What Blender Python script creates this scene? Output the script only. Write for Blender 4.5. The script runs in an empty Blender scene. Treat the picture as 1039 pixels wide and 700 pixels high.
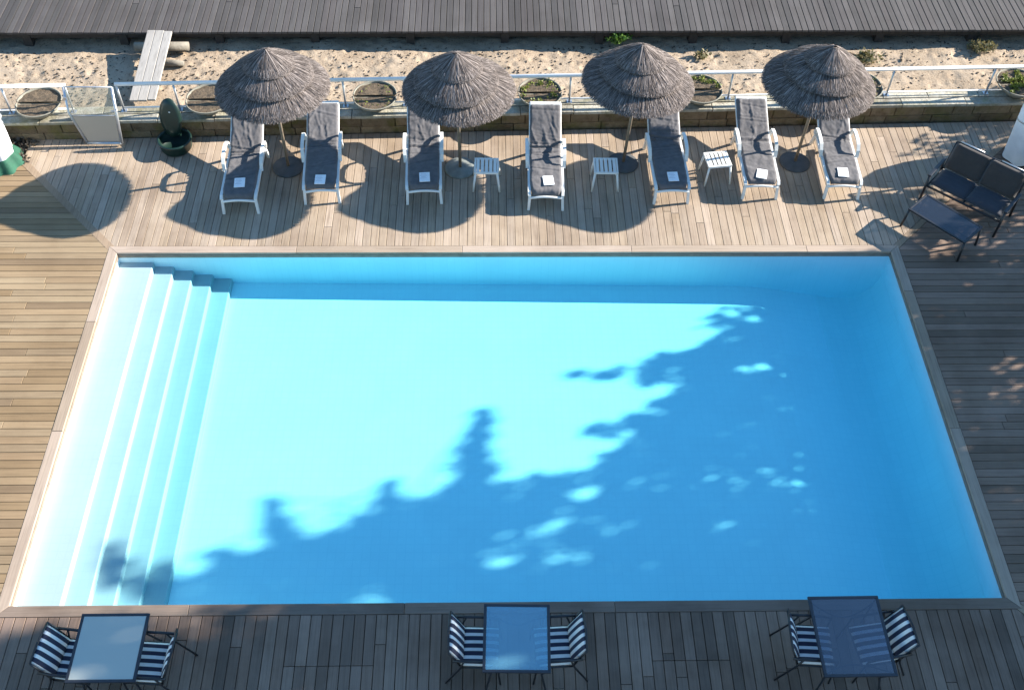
import bpy, bmesh, math, random
from mathutils import Vector, Matrix, noise

R = math.radians
scene = bpy.context.scene
COL = scene.collection
rng = random.Random(7)

SUN_AZ, SUN_EL = R(13.0), R(25.5)          # azimuth from +x towards +y

# ------------------------------------------------------------------ materials
def new_mat(name):
    m = bpy.data.materials.new(name); m.use_nodes = True
    nt = m.node_tree
    for n in list(nt.nodes): nt.nodes.remove(n)
    out = nt.nodes.new('ShaderNodeOutputMaterial')
    return m, nt, out

def N(nt, typ, **kw):
    n = nt.nodes.new(typ)
    for k, v in kw.items():
        if k.startswith('i_'):
            n.inputs[k[2:].replace('_', ' ')].default_value = v
        else:
            setattr(n, k, v)
    return n

def L(nt, a, b): nt.links.new(a, b)

def ramp(nt, src, stops):
    r = nt.nodes.new('ShaderNodeValToRGB')
    e = r.color_ramp.elements
    while len(e) < len(stops): e.new(0.5)
    for el, (p, c) in zip(e, stops):
        el.position = p; el.color = (*c, 1)
    L(nt, src, r.inputs[0])
    return r

def mixc(nt, fac, a, b, mode='MIX'):
    m = nt.nodes.new('ShaderNodeMix'); m.data_type = 'RGBA'; m.blend_type = mode
    for sock, v in ((m.inputs[0], fac), (m.inputs[6], a), (m.inputs[7], b)):
        if hasattr(v, 'is_linked'): L(nt, v, sock)
        elif isinstance(v, (int, float)): sock.default_value = v
        else: sock.default_value = (*v, 1)
    return m.outputs[2]

def noise_tex(nt, coord, scale, detail=4, rough=.55, stretch=None, dist=0):
    v = coord
    if stretch:
        mp = nt.nodes.new('ShaderNodeMapping'); mp.inputs['Scale'].default_value = stretch
        L(nt, coord, mp.inputs['Vector']); v = mp.outputs[0]
    t = nt.nodes.new('ShaderNodeTexNoise')
    t.inputs['Scale'].default_value = scale; t.inputs['Detail'].default_value = detail
    t.inputs['Roughness'].default_value = rough; t.inputs['Distortion'].default_value = dist
    L(nt, v, t.inputs['Vector'])
    return t

def simple(name, col, rough=.5, var=.15, scale=12, bump=.0, metal=0, spec=.5, bscale=None):
    """plain surface with slight tonal mottling and an optional bump"""
    m, nt, out = new_mat(name)
    p = N(nt, 'ShaderNodeBsdfPrincipled')
    p.inputs['Roughness'].default_value = rough; p.inputs['Metallic'].default_value = metal
    p.inputs['Specular IOR Level'].default_value = spec
    tc = N(nt, 'ShaderNodeTexCoord')
    t = noise_tex(nt, tc.outputs['Object'], scale, 5)
    lo = tuple(c * (1 - var) for c in col); hi = tuple(min(1, c * (1 + var)) for c in col)
    r = ramp(nt, t.outputs['Fac'], [(.3, lo), (.7, hi)])
    L(nt, r.outputs[0], p.inputs['Base Color'])
    if bump:
        tb = noise_tex(nt, tc.outputs['Object'], bscale or scale * 3, 5)
        b = N(nt, 'ShaderNodeBump'); b.inputs['Strength'].default_value = bump; b.inputs['Distance'].default_value = .02
        L(nt, tb.outputs['Fac'], b.inputs['Height']); L(nt, b.outputs[0], p.inputs['Normal'])
    L(nt, p.outputs[0], out.inputs[0])
    return m

def wood(name, tones, axis, grain=1.0, dirt=(.5, .45, .4), dirt_amt=.35, rough=.75):
    """weathered planks: tone per board (mesh island), grain along the board, blotchy wear"""
    m, nt, out = new_mat(name)
    p = N(nt, 'ShaderNodeBsdfPrincipled'); p.inputs['Roughness'].default_value = rough
    p.inputs['Specular IOR Level'].default_value = .3
    g = N(nt, 'ShaderNodeNewGeometry'); tc = N(nt, 'ShaderNodeTexCoord')
    n = len(tones)
    rp = ramp(nt, g.outputs['Random Per Island'], [((i + .5) / n, t) for i, t in enumerate(tones)])
    # shift the grain per board so that no two boards carry the same figure
    add = N(nt, 'ShaderNodeVectorMath', operation='MULTIPLY_ADD')
    cmb = N(nt, 'ShaderNodeCombineXYZ')
    for i in range(3): L(nt, g.outputs['Random Per Island'], cmb.inputs[i])
    L(nt, cmb.outputs[0], add.inputs[0]); add.inputs[1].default_value = (37, 53, 11); L(nt, tc.outputs['Object'], add.inputs[2])
    st = (1.2, 45, 45) if axis == 'x' else (45, 1.2, 45)
    gr = noise_tex(nt, add.outputs[0], 1.0, 6, .65, st, .3)
    grc = ramp(nt, gr.outputs['Fac'], [(.28, (.62, .60, .58)), (.5, (1, 1, 1)), (.72, (1.12, 1.1, 1.08))])
    c = mixc(nt, .8 * grain, rp.outputs[0], grc.outputs[0], 'MULTIPLY')
    bl = noise_tex(nt, tc.outputs['Object'], .9, 6, .6)
    blc = ramp(nt, bl.outputs['Fac'], [(.42, (0, 0, 0)), (.68, (1, 1, 1))])
    mm = N(nt, 'ShaderNodeMath', operation='MULTIPLY'); L(nt, blc.outputs[0], mm.inputs[0]); mm.inputs[1].default_value = dirt_amt
    c2 = mixc(nt, mm.outputs[0], c, dirt, 'MULTIPLY')
    L(nt, c2, p.inputs['Base Color'])
    b = N(nt, 'ShaderNodeBump'); b.inputs['Strength'].default_value = .35; b.inputs['Distance'].default_value = .006
    L(nt, gr.outputs['Fac'], b.inputs['Height']); L(nt, b.outputs[0], p.inputs['Normal'])
    L(nt, p.outputs[0], out.inputs[0])
    return m

M = {}
M['deck_y'] = wood('weathered_deck_boards', [(0.294, 0.225, 0.165), (0.352, 0.276, 0.205), (0.320, 0.247, 0.177), (0.387, 0.306, 0.235), (0.307, 0.243, 0.184), (0.338, 0.260, 0.184)], 'y', grain=1.3, dirt_amt=.6)
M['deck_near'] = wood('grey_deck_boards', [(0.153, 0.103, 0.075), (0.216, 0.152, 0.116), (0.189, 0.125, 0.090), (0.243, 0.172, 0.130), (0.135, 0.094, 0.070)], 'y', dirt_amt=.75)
M['deck_left'] = wood('tan_deck_boards', [(0.214, 0.145, 0.078), (0.281, 0.199, 0.116), (0.241, 0.164, 0.093), (0.307, 0.228, 0.139), (0.187, 0.129, 0.075)], 'x')
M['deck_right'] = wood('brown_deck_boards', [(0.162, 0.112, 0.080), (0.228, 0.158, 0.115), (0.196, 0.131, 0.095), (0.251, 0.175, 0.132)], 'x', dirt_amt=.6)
M['coping_x'] = wood('coping_boards_along', [(0.342, 0.265, 0.205), (0.384, 0.308, 0.248), (0.316, 0.248, 0.188)], 'x')
M['coping_y'] = wood('coping_boards_across', [(0.320, 0.244, 0.183), (0.358, 0.282, 0.221), (0.297, 0.228, 0.167)], 'y')
M['coping_near'] = wood('shade_toned_coping_boards', [(0.175, 0.131, 0.100), (0.208, 0.157, 0.123), (0.158, 0.120, 0.095)], 'x', dirt_amt=.6)  # same coping boards, with the near side's tree shade put into the tone
M['mitre'] = wood('brown_mitre_boards', [(.27, .195, .13), (.30, .22, .15)], 'y', dirt_amt=.5)
M['boardwalk'] = wood('silvered_walkway_boards', [(0.056, 0.051, 0.049), (0.082, 0.074, 0.071), (0.069, 0.061, 0.059), (0.094, 0.085, 0.081), (0.062, 0.057, 0.054), (0.075, 0.066, 0.063)], 'y', dirt_amt=.45)
M['gangplank'] = wood('bleached_plank', [(0.300, 0.277, 0.255), (0.338, 0.315, 0.285)], 'y', dirt_amt=.3)
M['dark_timber'] = simple('dark_timber', (0.035, 0.029, 0.025), .85, .3, 6, .3)
M['log'] = simple('driftwood', (0.178, 0.158, 0.126), .85, .3, 7, .5)
M['white_plastic'] = simple('white_resin', (0.663, 0.654, 0.620), .38, .06, 5, .05, bscale=60)
M['white_paint'] = simple('white_painted_metal', (0.680, 0.680, 0.671), .35, .05, 5)
M['alu'] = simple('brushed_aluminium', (0.496, 0.504, 0.520), .35, .08, 8, metal=.7)
M['dark_metal'] = simple('dark_grey_metal', (.025, .028, .036), .42, .2, 9)
M['black_metal'] = simple('black_tubular_metal', (.012, .013, .017), .4, .2, 9)
M['pole_wood'] = simple('weathered_pole', (0.182, 0.140, 0.098), .7, .25, 8, .3)
M['base_iron'] = simple('grey_cast_base', (0.059, 0.063, 0.066), .7, .25, 7, .25)
M['base_stone'] = simple('pale_green_grey_base', (0.168, 0.182, 0.168), .7, .25, 7, .25)
M['green_plastic'] = simple('dark_green_plastic', (0.006, 0.021, 0.016), .38, .2, 8)
M['green_cloth'] = simple('green_hem', (0.009, 0.072, 0.041), .8, .2, 8, .2)
M['white_cloth'] = simple('white_canvas', (.74, .75, .77), .8, .08, 4, .2)
M['liner_edge'] = simple('pool_edge_trim', (0.198, 0.156, 0.120), .7, .2, 8)
M['soil'] = simple('dry_potting_soil', (0.095, 0.068, 0.042), .95, .5, 22, 1.0, bscale=55)
M['pot_rim'] = simple('pale_clay_pot', (0.189, 0.178, 0.142), .8, .2, 7, .3)
M['bed_soil'] = simple('dark_bed_soil', (.055, .042, .032), .95, .5, 14, 1.0)
M['bark'] = simple('tree_bark', (.12, .09, .065), .9, .3, 9, .8)
M['frost'] = None

def fabric(name, col, var=.18):
    m, nt, out = new_mat(name)
    p = N(nt, 'ShaderNodeBsdfPrincipled'); p.inputs['Roughness'].default_value = .9
    p.inputs['Specular IOR Level'].default_value = .2
    p.inputs['Sheen Weight'].default_value = .15
    tc = N(nt, 'ShaderNodeTexCoord')
    t = noise_tex(nt, tc.outputs['Object'], 9, 6, .6)
    r = ramp(nt, t.outputs['Fac'], [(.3, tuple(c * (1 - var) for c in col)), (.72, tuple(c * (1 + var) for c in col))])
    L(nt, r.outputs[0], p.inputs['Base Color'])
    t2 = noise_tex(nt, tc.outputs['Object'], 300, 2)
    b = N(nt, 'ShaderNodeBump'); b.inputs['Strength'].default_value = .2; b.inputs['Distance'].default_value = .003
    L(nt, t2.outputs['Fac'], b.inputs['Height']); L(nt, b.outputs[0], p.inputs['Normal'])
    L(nt, p.outputs[0], out.inputs[0])
    return m
M['towel'] = fabric('charcoal_towelling', (0.105, 0.100, 0.104))
M['cushion_brown'] = fabric('brown_grey_cushion', (0.047, 0.041, 0.039), .1)
M['cushion_blue'] = fabric('slate_cushion', (0.037, 0.040, 0.050), .1)

def stripes():
    m, nt, out = new_mat('navy_white_stripe_cloth')
    p = N(nt, 'ShaderNodeBsdfPrincipled'); p.inputs['Roughness'].default_value = .85
    tc = N(nt, 'ShaderNodeTexCoord'); sx = N(nt, 'ShaderNodeSeparateXYZ'); L(nt, tc.outputs['Object'], sx.inputs[0])
    a = N(nt, 'ShaderNodeMath', operation='MULTIPLY_ADD'); L(nt, sx.outputs['Y'], a.inputs[0]); a.inputs[1].default_value = 10.2; a.inputs[2].default_value = 20.27
    f = N(nt, 'ShaderNodeMath', operation='FRACT'); L(nt, a.outputs[0], f.inputs[0])
    r = ramp(nt, f.outputs[0], [(.0, (.02, .024, .05)), (.52, (.02, .024, .05)), (.56, (.74, .73, .70)), (.96, (.74, .73, .70)), (1.0, (.02, .024, .05))])
    t = noise_tex(nt, tc.outputs['Object'], 14, 4)
    tr = ramp(nt, t.outputs['Fac'], [(.3, (.85, .85, .85)), (.7, (1, 1, 1))])
    L(nt, mixc(nt, .8, r.outputs[0], tr.outputs[0], 'MULTIPLY'), p.inputs['Base Color'])
    L(nt, p.outputs[0], out.inputs[0])
    return m
M['stripe'] = stripes()

def thatch():
    m, nt, out = new_mat('weathered_grey_thatch')
    p = N(nt, 'ShaderNodeBsdfPrincipled'); p.inputs['Roughness'].default_value = .9; p.inputs['Specular IOR Level'].default_value = .15
    g = N(nt, 'ShaderNodeNewGeometry')
    r = ramp(nt, g.outputs['Random Per Island'], [(0, (.054, .044, .040)), (.35, (.108, .09, .081)), (.75, (.178, .15, .137)), (1, (.295, .255, .235))])
    L(nt, r.outputs[0], p.inputs['Base Color'])
    L(nt, p.outputs[0], out.inputs[0])
    return m
M['thatch'] = thatch()

def leafmat(name, cols):
    m, nt, out = new_mat(name)
    g = N(nt, 'ShaderNodeNewGeometry')
    r = ramp(nt, g.outputs['Random Per Island'], [(i / (len(cols) - 1), c) for i, c in enumerate(cols)])
    d = N(nt, 'ShaderNodeBsdfPrincipled'); d.inputs['Roughness'].default_value = .55
    t = N(nt, 'ShaderNodeBsdfTranslucent')
    L(nt, r.outputs[0], d.inputs['Base Color']); L(nt, r.outputs[0], t.inputs['Color'])
    mx = N(nt, 'ShaderNodeMixShader'); mx.inputs[0].default_value = .25
    L(nt, d.outputs[0], mx.inputs[1]); L(nt, t.outputs[0], mx.inputs[2]); L(nt, mx.outputs[0], out.inputs[0])
    return m
M['leaf'] = leafmat('tree_leaves', [(.035, .065, .02), (.06, .10, .03), (.09, .13, .045)])
M['succulent'] = leafmat('yellow_green_leaves', [(.10, .13, .02), (.20, .22, .035), (.13, .18, .03)])
M['bush'] = leafmat('fresh_green_leaves', [(.05, .12, .015), (.12, .21, .03), (.08, .17, .02)])
M['drygrass'] = leafmat('dry_grass', [(.13, .11, .045), (.24, .20, .10), (.09, .10, .03)])
M['debris'] = leafmat('dark_beach_litter', [(.03, .024, .018), (.07, .055, .04), (.12, .095, .065)])

def sandmat():
    m, nt, out = new_mat('dry_beach_sand')
    p = N(nt, 'ShaderNodeBsdfPrincipled'); p.inputs['Roughness'].default_value = .95; p.inputs['Specular IOR Level'].default_value = .1
    tc = N(nt, 'ShaderNodeTexCoord')
    t = noise_tex(nt, tc.outputs['Object'], 2.2, 8, .65)
    r = ramp(nt, t.outputs['Fac'], [(.3, (.265, .20, .14)), (.5, (.34, .265, .19)), (.75, (.40, .32, .24))])
    v = noise_tex(nt, tc.outputs['Object'], 26, 3, .5)
    vr = ramp(nt, v.outputs['Fac'], [(.32, (.42, .37, .32)), (.42, (1, 1, 1))])
    L(nt, mixc(nt, .9, r.outputs[0], vr.outputs[0], 'MULTIPLY'), p.inputs['Base Color'])
    b = N(nt, 'ShaderNodeBump'); b.inputs['Strength'].default_value = .6; b.inputs['Distance'].default_value = .03
    t3 = noise_tex(nt, tc.outputs['Object'], 24, 6, .7)
    L(nt, t3.outputs['Fac'], b.inputs['Height']); L(nt, b.outputs[0], p.inputs['Normal'])
    L(nt, p.outputs[0], out.inputs[0])
    return m
M['sand'] = sandmat()

def stonemat(name, base, mortar, moss, moss_amt):
    m, nt, out = new_mat(name)
    p = N(nt, 'ShaderNodeBsdfPrincipled'); p.inputs['Roughness'].default_value = .9
    p.inputs['Specular IOR Level'].default_value = .15
    g = N(nt, 'ShaderNodeNewGeometry'); tc = N(nt, 'ShaderNodeTexCoord')
    rp = ramp(nt, g.outputs['Random Per Island'], [(0, tuple(c * .7 for c in base)), (.5, base), (1, tuple(c * 1.25 for c in base))])
    t = noise_tex(nt, tc.outputs['Object'], 7, 8, .7)
    tr = ramp(nt, t.outputs['Fac'], [(.28, (.45, .42, .38)), (.55, (1, 1, 1)), (.8, (1.15, 1.12, 1.05))])
    c = mixc(nt, .9, rp.outputs[0], tr.outputs[0], 'MULTIPLY')
    t2 = noise_tex(nt, tc.outputs['Object'], 2.6, 7, .65)
    mr = ramp(nt, t2.outputs['Fac'], [(.48, (0, 0, 0)), (.66, (moss_amt,) * 3)])
    c = mixc(nt, mr.outputs[0], c, moss)
    L(nt, c, p.inputs['Base Color'])
    b = N(nt, 'ShaderNodeBump'); b.inputs['Strength'].default_value = .7; b.inputs['Distance'].default_value = .03
    t3 = noise_tex(nt, tc.outputs['Object'], 18, 8, .7)
    L(nt, t3.outputs['Fac'], b.inputs['Height']); L(nt, b.outputs[0], p.inputs['Normal'])
    L(nt, p.outputs[0], out.inputs[0])
    return m
M['wallstone'] = stonemat('brown_mossy_wall_stone', (0.187, 0.138, 0.086), None, (0.111, 0.100, 0.029), .7)
M['capstone'] = stonemat('pale_cap_stone', (0.374, 0.349, 0.289), None, (0.170, 0.161, 0.068), .6)

def linermat(name='pale_pool_liner', lo=(.76, .78, .80), hi=(.80, .825, .84)):
    m, nt, out = new_mat(name)
    p = N(nt, 'ShaderNodeBsdfPrincipled'); p.inputs['Roughness'].default_value = .7; p.inputs['Specular IOR Level'].default_value = .1
    tc = N(nt, 'ShaderNodeTexCoord')
    t = noise_tex(nt, tc.outputs['Object'], 1.3, 5, .6)
    r = ramp(nt, t.outputs['Fac'], [(.3, lo), (.7, hi)])
    bk = N(nt, 'ShaderNodeTexBrick'); bk.offset = 0
    bk.inputs['Scale'].default_value = 1; bk.inputs['Brick Width'].default_value = .125; bk.inputs['Row Height'].default_value = .125
    bk.inputs['Mortar Size'].default_value = .006
    for k, v in (('Color1', (1, 1, 1, 1)), ('Color2', (.975, .98, .985, 1)), ('Mortar', (.93, .95, .96, 1))): bk.inputs[k].default_value = v
    L(nt, tc.outputs['Object'], bk.inputs['Vector'])
    L(nt, mixc(nt, .8, r.outputs[0], bk.outputs['Color'], 'MULTIPLY'), p.inputs['Base Color'])
    L(nt, p.outputs[0], out.inputs[0])
    return m
M['liner'] = linermat()
M['steps'] = linermat('dimmed_step_liner', (.40, .405, .415), (.435, .44, .45))  # liner darkened on the steps to hold down the glare of full sun

WATER_ABS = (.22, .92, .985); WATER_DENS = .72
def schlick(nt, f0, normal=None):
    # reflectance from the angle alone, the same from either side of the sheet
    lw = N(nt, 'ShaderNodeLayerWeight'); lw.inputs['Blend'].default_value = .5
    if normal: L(nt, normal, lw.inputs['Normal'])
    p = N(nt, 'ShaderNodeMath', operation='POWER'); L(nt, lw.outputs['Facing'], p.inputs[0]); p.inputs[1].default_value = 5
    m = N(nt, 'ShaderNodeMath', operation='MULTIPLY_ADD'); L(nt, p.outputs[0], m.inputs[0]); m.inputs[1].default_value = 1 - f0; m.inputs[2].default_value = f0
    return m.outputs[0]

def watermat():
    m, nt, out = new_mat('clear_pool_water')
    tr = N(nt, 'ShaderNodeBsdfTransparent'); tr.inputs[0].default_value = (.97, .99, 1, 1)
    gl = N(nt, 'ShaderNodeBsdfGlossy'); gl.inputs['Roughness'].default_value = .02
    tc = N(nt, 'ShaderNodeTexCoord')
    t = noise_tex(nt, tc.outputs['Object'], 2.2, 3, .5)
    b = N(nt, 'ShaderNodeBump'); b.inputs['Strength'].default_value = .12; b.inputs['Distance'].default_value = .05
    L(nt, t.outputs['Fac'], b.inputs['Height'])
    L(nt, b.outputs[0], gl.inputs['Normal']); fr = schlick(nt, .02)
    mx = N(nt, 'ShaderNodeMixShader'); L(nt, fr, mx.inputs[0]); L(nt, tr.outputs[0], mx.inputs[1]); L(nt, gl.outputs[0], mx.inputs[2])
    L(nt, mx.outputs[0], out.inputs['Surface'])
    va = N(nt, 'ShaderNodeVolumeAbsorption'); va.inputs['Color'].default_value = (*WATER_ABS, 1); va.inputs['Density'].default_value = WATER_DENS
    L(nt, va.outputs[0], out.inputs['Volume'])
    return m
M['water'] = watermat()

def glassmat(name, tint, gloss, diff, diffcol):
    m, nt, out = new_mat(name)
    tr = N(nt, 'ShaderNodeBsdfTransparent'); tr.inputs[0].default_value = (*tint, 1)
    df = N(nt, 'ShaderNodeBsdfDiffuse'); df.inputs[0].default_value = (*diffcol, 1)
    gl = N(nt, 'ShaderNodeBsdfGlossy'); gl.inputs['Roughness'].default_value = .03
    lw = schlick(nt, .04)
    ad = N(nt, 'ShaderNodeMath', operation='ADD'); L(nt, lw, ad.inputs[0]); ad.inputs[1].default_value = gloss
    m1 = N(nt, 'ShaderNodeMixShader'); m1.inputs[0].default_value = diff
    L(nt, tr.outputs[0], m1.inputs[1]); L(nt, df.outputs[0], m1.inputs[2])
    m2 = N(nt, 'ShaderNodeMixShader'); L(nt, ad.outputs[0], m2.inputs[0]); L(nt, m1.outputs[0], m2.inputs[1]); L(nt, gl.outputs[0], m2.inputs[2])
    L(nt, m2.outputs[0], out.inputs[0])
    return m
M['glass_pale'] = glassmat('pale_sky_painted_glass', (.55, .66, .64), .12, .70, (.54, .56, .49))  # pale sky reflection put into the pane's diffuse colour
M['glass_blue'] = glassmat('blue_sky_painted_glass', (.50, .72, .82), .09, .30, (.26, .62, .78))  # blue of the reflected sky mixed in as diffuse colour
M['glass_dark'] = glassmat('smoky_clear_glass', (.56, .62, .70), .05, .10, (.20, .24, .30))
M['glass_coffee'] = glassmat('dark_coffee_glass', (.35, .40, .48), .02, .25, (.05, .06, .08))
M['glass_gate'] = glassmat('clear_gate_pane', (.86, .88, .88), .02, .12, (.6, .6, .6))
M['panel_gate'] = glassmat('beige_translucent_panel', (.55, .5, .45), .03, .72, (.42, .37, .32))

def papermat():
    m, nt, out = new_mat('printed_white_paper')
    p = N(nt, 'ShaderNodeBsdfPrincipled'); p.inputs['Roughness'].default_value = .7
    tc = N(nt, 'ShaderNodeTexCoord'); sx = N(nt, 'ShaderNodeSeparateXYZ'); L(nt, tc.outputs['Object'], sx.inputs[0])
    t = noise_tex(nt, tc.outputs['Object'], 20, 3)
    r = ramp(nt, t.outputs['Fac'], [(.3, (.76, .77, .79)), (.7, (.85, .85, .86))])
    L(nt, r.outputs[0], p.inputs['Base Color']); L(nt, p.outputs[0], out.inputs[0])
    return m
M['paper'] = papermat()
M['ink'] = simple('faint_grey_print', (.42, .43, .47), .7, .1, 40)

# ------------------------------------------------------------------ object helpers
def link(name, me, mats, parent=None):
    o = bpy.data.objects.new(name, me); COL.objects.link(o)
    for mm in (mats if isinstance(mats, (list, tuple)) else [mats]): me.materials.append(mm)
    if parent: o.parent = parent
    return o

def obj(name, bm, mat, parent=None, smooth=False):
    me = bpy.data.meshes.new(name); bm.normal_update(); bm.to_mesh(me); bm.free()
    if smooth:
        for p in me.polygons: p.use_smooth = True
    return link(name, me, mat, parent)

def tag(o, label=None, cat=None, group=None, kind=None):
    for k, v in (('label', label), ('category', cat), ('group', group), ('kind', kind)):
        if v: o[k] = v
    return o

def thing(name, label, cat, loc=(0, 0, 0), rz=0, group=None):
    o = bpy.data.objects.new(name, None); COL.objects.link(o)
    o.empty_display_size = .2
    o.location = loc; o.rotation_euler = (0, 0, rz)
    return tag(o, label, cat, group)

def dup(root, loc, rz, label, skip=()):
    r = root.copy(); COL.objects.link(r); r.location = loc; r.rotation_euler = (0, 0, rz); r['label'] = label
    for ch in list(root.children):
        if ch.name.split('.')[0] in skip: continue
        c = ch.copy(); COL.objects.link(c); c.parent = r
        for g in list(ch.children):
            d = g.copy(); COL.objects.link(d); d.parent = c
    return r

def bm_box(bm, c, s, rot=None, bev=0):
    r = bmesh.ops.create_cube(bm, size=1)
    vs = r['verts']
    mt = Matrix.Translation(c) @ (rot.to_4x4() if rot else Matrix.Identity(4)) @ Matrix.Diagonal((*s, 1))
    bmesh.ops.transform(bm, matrix=mt, verts=vs)
    if bev:
        es = list({e for v in vs for e in v.link_edges})
        bmesh.ops.bevel(bm, geom=es, offset=bev, segments=2, affect='EDGES', profile=.6)

def box(c, s, rot=None, bev=0):
    bm = bmesh.new(); bm_box(bm, c, s, rot, bev); return bm

def bm_tube(bm, pts, rad, seg=8, cap=True):
    """round bar along a polyline; rad is a number or one per point"""
    pts = [Vector(p) for p in pts]; n = len(pts)
    rads = rad if isinstance(rad, (list, tuple)) else [rad] * n
    rings = []
    up = None
    for i, p in enumerate(pts):
        d = (pts[min(i + 1, n - 1)] - pts[max(i - 1, 0)]).normalized()
        if up is None:
            up = Vector((0, 0, 1)) if abs(d.z) < .9 else Vector((1, 0, 0))
        a = d.cross(up).normalized(); b = a.cross(d).normalized(); up = b
        rings.append([bm.verts.new(p + rads[i] * (math.cos(t) * a + math.sin(t) * b)) for t in [2 * math.pi * k / seg for k in range(seg)]])
    for i in range(n - 1):
        for k in range(seg):
            bm.faces.new((rings[i][k], rings[i][(k + 1) % seg], rings[i + 1][(k + 1) % seg], rings[i + 1][k]))
    if cap:
        bm.faces.new(rings[0]); bm.faces.new(list(reversed(rings[-1])))
    bmesh.ops.recalc_face_normals(bm, faces=bm.faces[:])

def tube(pts, rad, seg=8):
    bm = bmesh.new(); bm_tube(bm, pts, rad, seg); return bm

def lathe(prof, seg=32, c=(0, 0, 0), close=False):
    bm = bmesh.new()
    rings = []
    for r, z in prof:
        if r < 1e-5: rings.append([bm.verts.new((c[0], c[1], c[2] + z))])
        else: rings.append([bm.verts.new((c[0] + r * math.cos(2 * math.pi * k / seg), c[1] + r * math.sin(2 * math.pi * k / seg), c[2] + z)) for k in range(seg)])
    for a, b in zip(rings, rings[1:]):
        for k in range(seg):
            k2 = (k + 1) % seg
            if len(a) == 1 and len(b) == 1: continue
            if len(a) == 1: bm.faces.new((a[0], b[k], b[k2]))
            elif len(b) == 1: bm.faces.new((a[k], a[k2], b[0]))
            else: bm.faces.new((a[k], a[k2], b[k2], b[k]))
    bmesh.ops.recalc_face_normals(bm, faces=bm.faces[:])
    return bm

def clip(poly, n, d):
    """keep the part of a 2-D polygon where n.p <= d"""
    res = []
    for i in range(len(poly)):
        a, b = poly[i], poly[(i + 1) % len(poly)]
        fa, fb = n[0] * a[0] + n[1] * a[1] - d, n[0] * b[0] + n[1] * b[1] - d
        if fa <= 0: res.append(a)
        if (fa < 0 < fb) or (fb < 0 < fa):
            t = fa / (fa - fb); res.append((a[0] + t * (b[0] - a[0]), a[1] + t * (b[1] - a[1])))
    return res

def prism(bm, poly, z0, z1, bev=.004):
    """board from a 2-D outline, top edge slightly eased"""
    area = sum(poly[i][0] * poly[(i + 1) % len(poly)][1] - poly[(i + 1) % len(poly)][0] * poly[i][1] for i in range(len(poly))) / 2
    if abs(area) < .002: return
    if area < 0: poly = poly[::-1]
    cx = sum(p[0] for p in poly) / len(poly); cy = sum(p[1] for p in poly) / len(poly)
    lo = [bm.verts.new((x, y, z0)) for x, y in poly]
    mid = [bm.verts.new((x, y, z1 - bev)) for x, y in poly]
    def ease(x, y):
        dx, dy = cx - x, cy - y; l = math.hypot(dx, dy) or 1
        return (x + math.copysign(min(bev, abs(dx)), dx), y + math.copysign(min(bev, abs(dy)), dy))
    hi = [bm.verts.new((*ease(x, y), z1)) for x, y in poly]
    n = len(poly)
    for i in range(n):
        j = (i + 1) % n
        bm.faces.new((lo[i], lo[j], mid[j], mid[i])); bm.faces.new((mid[i], mid[j], hi[j], hi[i]))
    bm.faces.new(hi)

def planks(poly, axis, pitch, gap, z, thick, seed, seglen=(2.2, 4.2), cuts=(), jit=.0015):
    """boards running along an axis, clipped to a convex outline"""
    r = random.Random(seed); bm = bmesh.new()
    ai = 0 if axis == 'x' else 1; wi = 1 - ai
    lo = min(p[wi] for p in poly); hi = max(p[wi] for p in poly)
    nw = (1, 0) if wi == 0 else (0, 1); na = (1, 0) if ai == 0 else (0, 1)
    w = lo
    while w < hi:
        s = clip(clip(poly, (-nw[0], -nw[1]), -(w + gap / 2)), nw, w + pitch - gap / 2)
        if len(s) >= 3:
            a0 = min(p[ai] for p in s); a1 = max(p[ai] for p in s)
            joints = []
            t = a0 + r.uniform(.4, seglen[1])
            while t < a1 - .3: joints.append(t); t += r.uniform(*seglen)
            for (c0, c1, ca) in cuts:
                if c0 - pitch * .5 <= w <= c1: joints.append(ca)
            joints = [a0 - 1] + sorted(joints) + [a1 + 1]
            for j0, j1 in zip(joints, joints[1:]):
                q = clip(clip(s, (-na[0], -na[1]), -(j0 + gap * .4)), na, j1 - gap * .4)
                if len(q) >= 3:
                    dz = r.uniform(-jit, jit)
                    prism(bm, q, z - thick + dz, z + dz)
        w += pitch
    return bm

def leafcloud(bm, centres, count, size, spread, r, flat=1.0, droop=0):
    for _ in range(count):
        c, rad = r.choice(centres)
        while True:
            v = Vector((r.uniform(-1, 1), r.uniform(-1, 1), r.uniform(-1, 1)))
            if v.length < 1: break
        p = Vector(c) + Vector((v.x * rad, v.y * rad, v.z * rad * flat)) * spread
        s = size * r.uniform(.6, 1.35)
        d = Vector((r.gauss(0, 1), r.gauss(0, 1), r.gauss(0, .7) - droop)).normalized()
        e = d.cross(Vector((r.gauss(0, 1), r.gauss(0, 1), r.gauss(0, 1)))).normalized()
        a = p + d * s; b = p + e * s * .36 + d * s * .45; cc = p - e * s * .36 + d * s * .45
        bm.faces.new([bm.verts.new(q) for q in (p, b, a, cc)])

# ------------------------------------------------------------------ layout
PX0, PX1, PY0, PY1 = -6.32, 6.86, 6.20, 12.60       # pool opening
CW = .155                                           # coping width
def wall_y(x): return 15.81 + .033 * x
def rail_y(x): return 16.10 + .034 * x

# ------------------------------------------------------------------ ground and decks
bm = bmesh.new()
xs = [-900, PX0 - .06, PX1 + .06, 900]; ys = [-900, PY0 - .06, PY1 + .06, 900]
g = [[bm.verts.new((x, y, -.17)) for x in xs] for y in ys]
for j in range(3):
    for i in range(3):
        if i == 1 and j == 1: continue
        bm.faces.new((g[j][i], g[j][i + 1], g[j + 1][i + 1], g[j + 1][i]))
o = obj('ground', bm, M['bed_soil']); tag(o, kind='structure')

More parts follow.
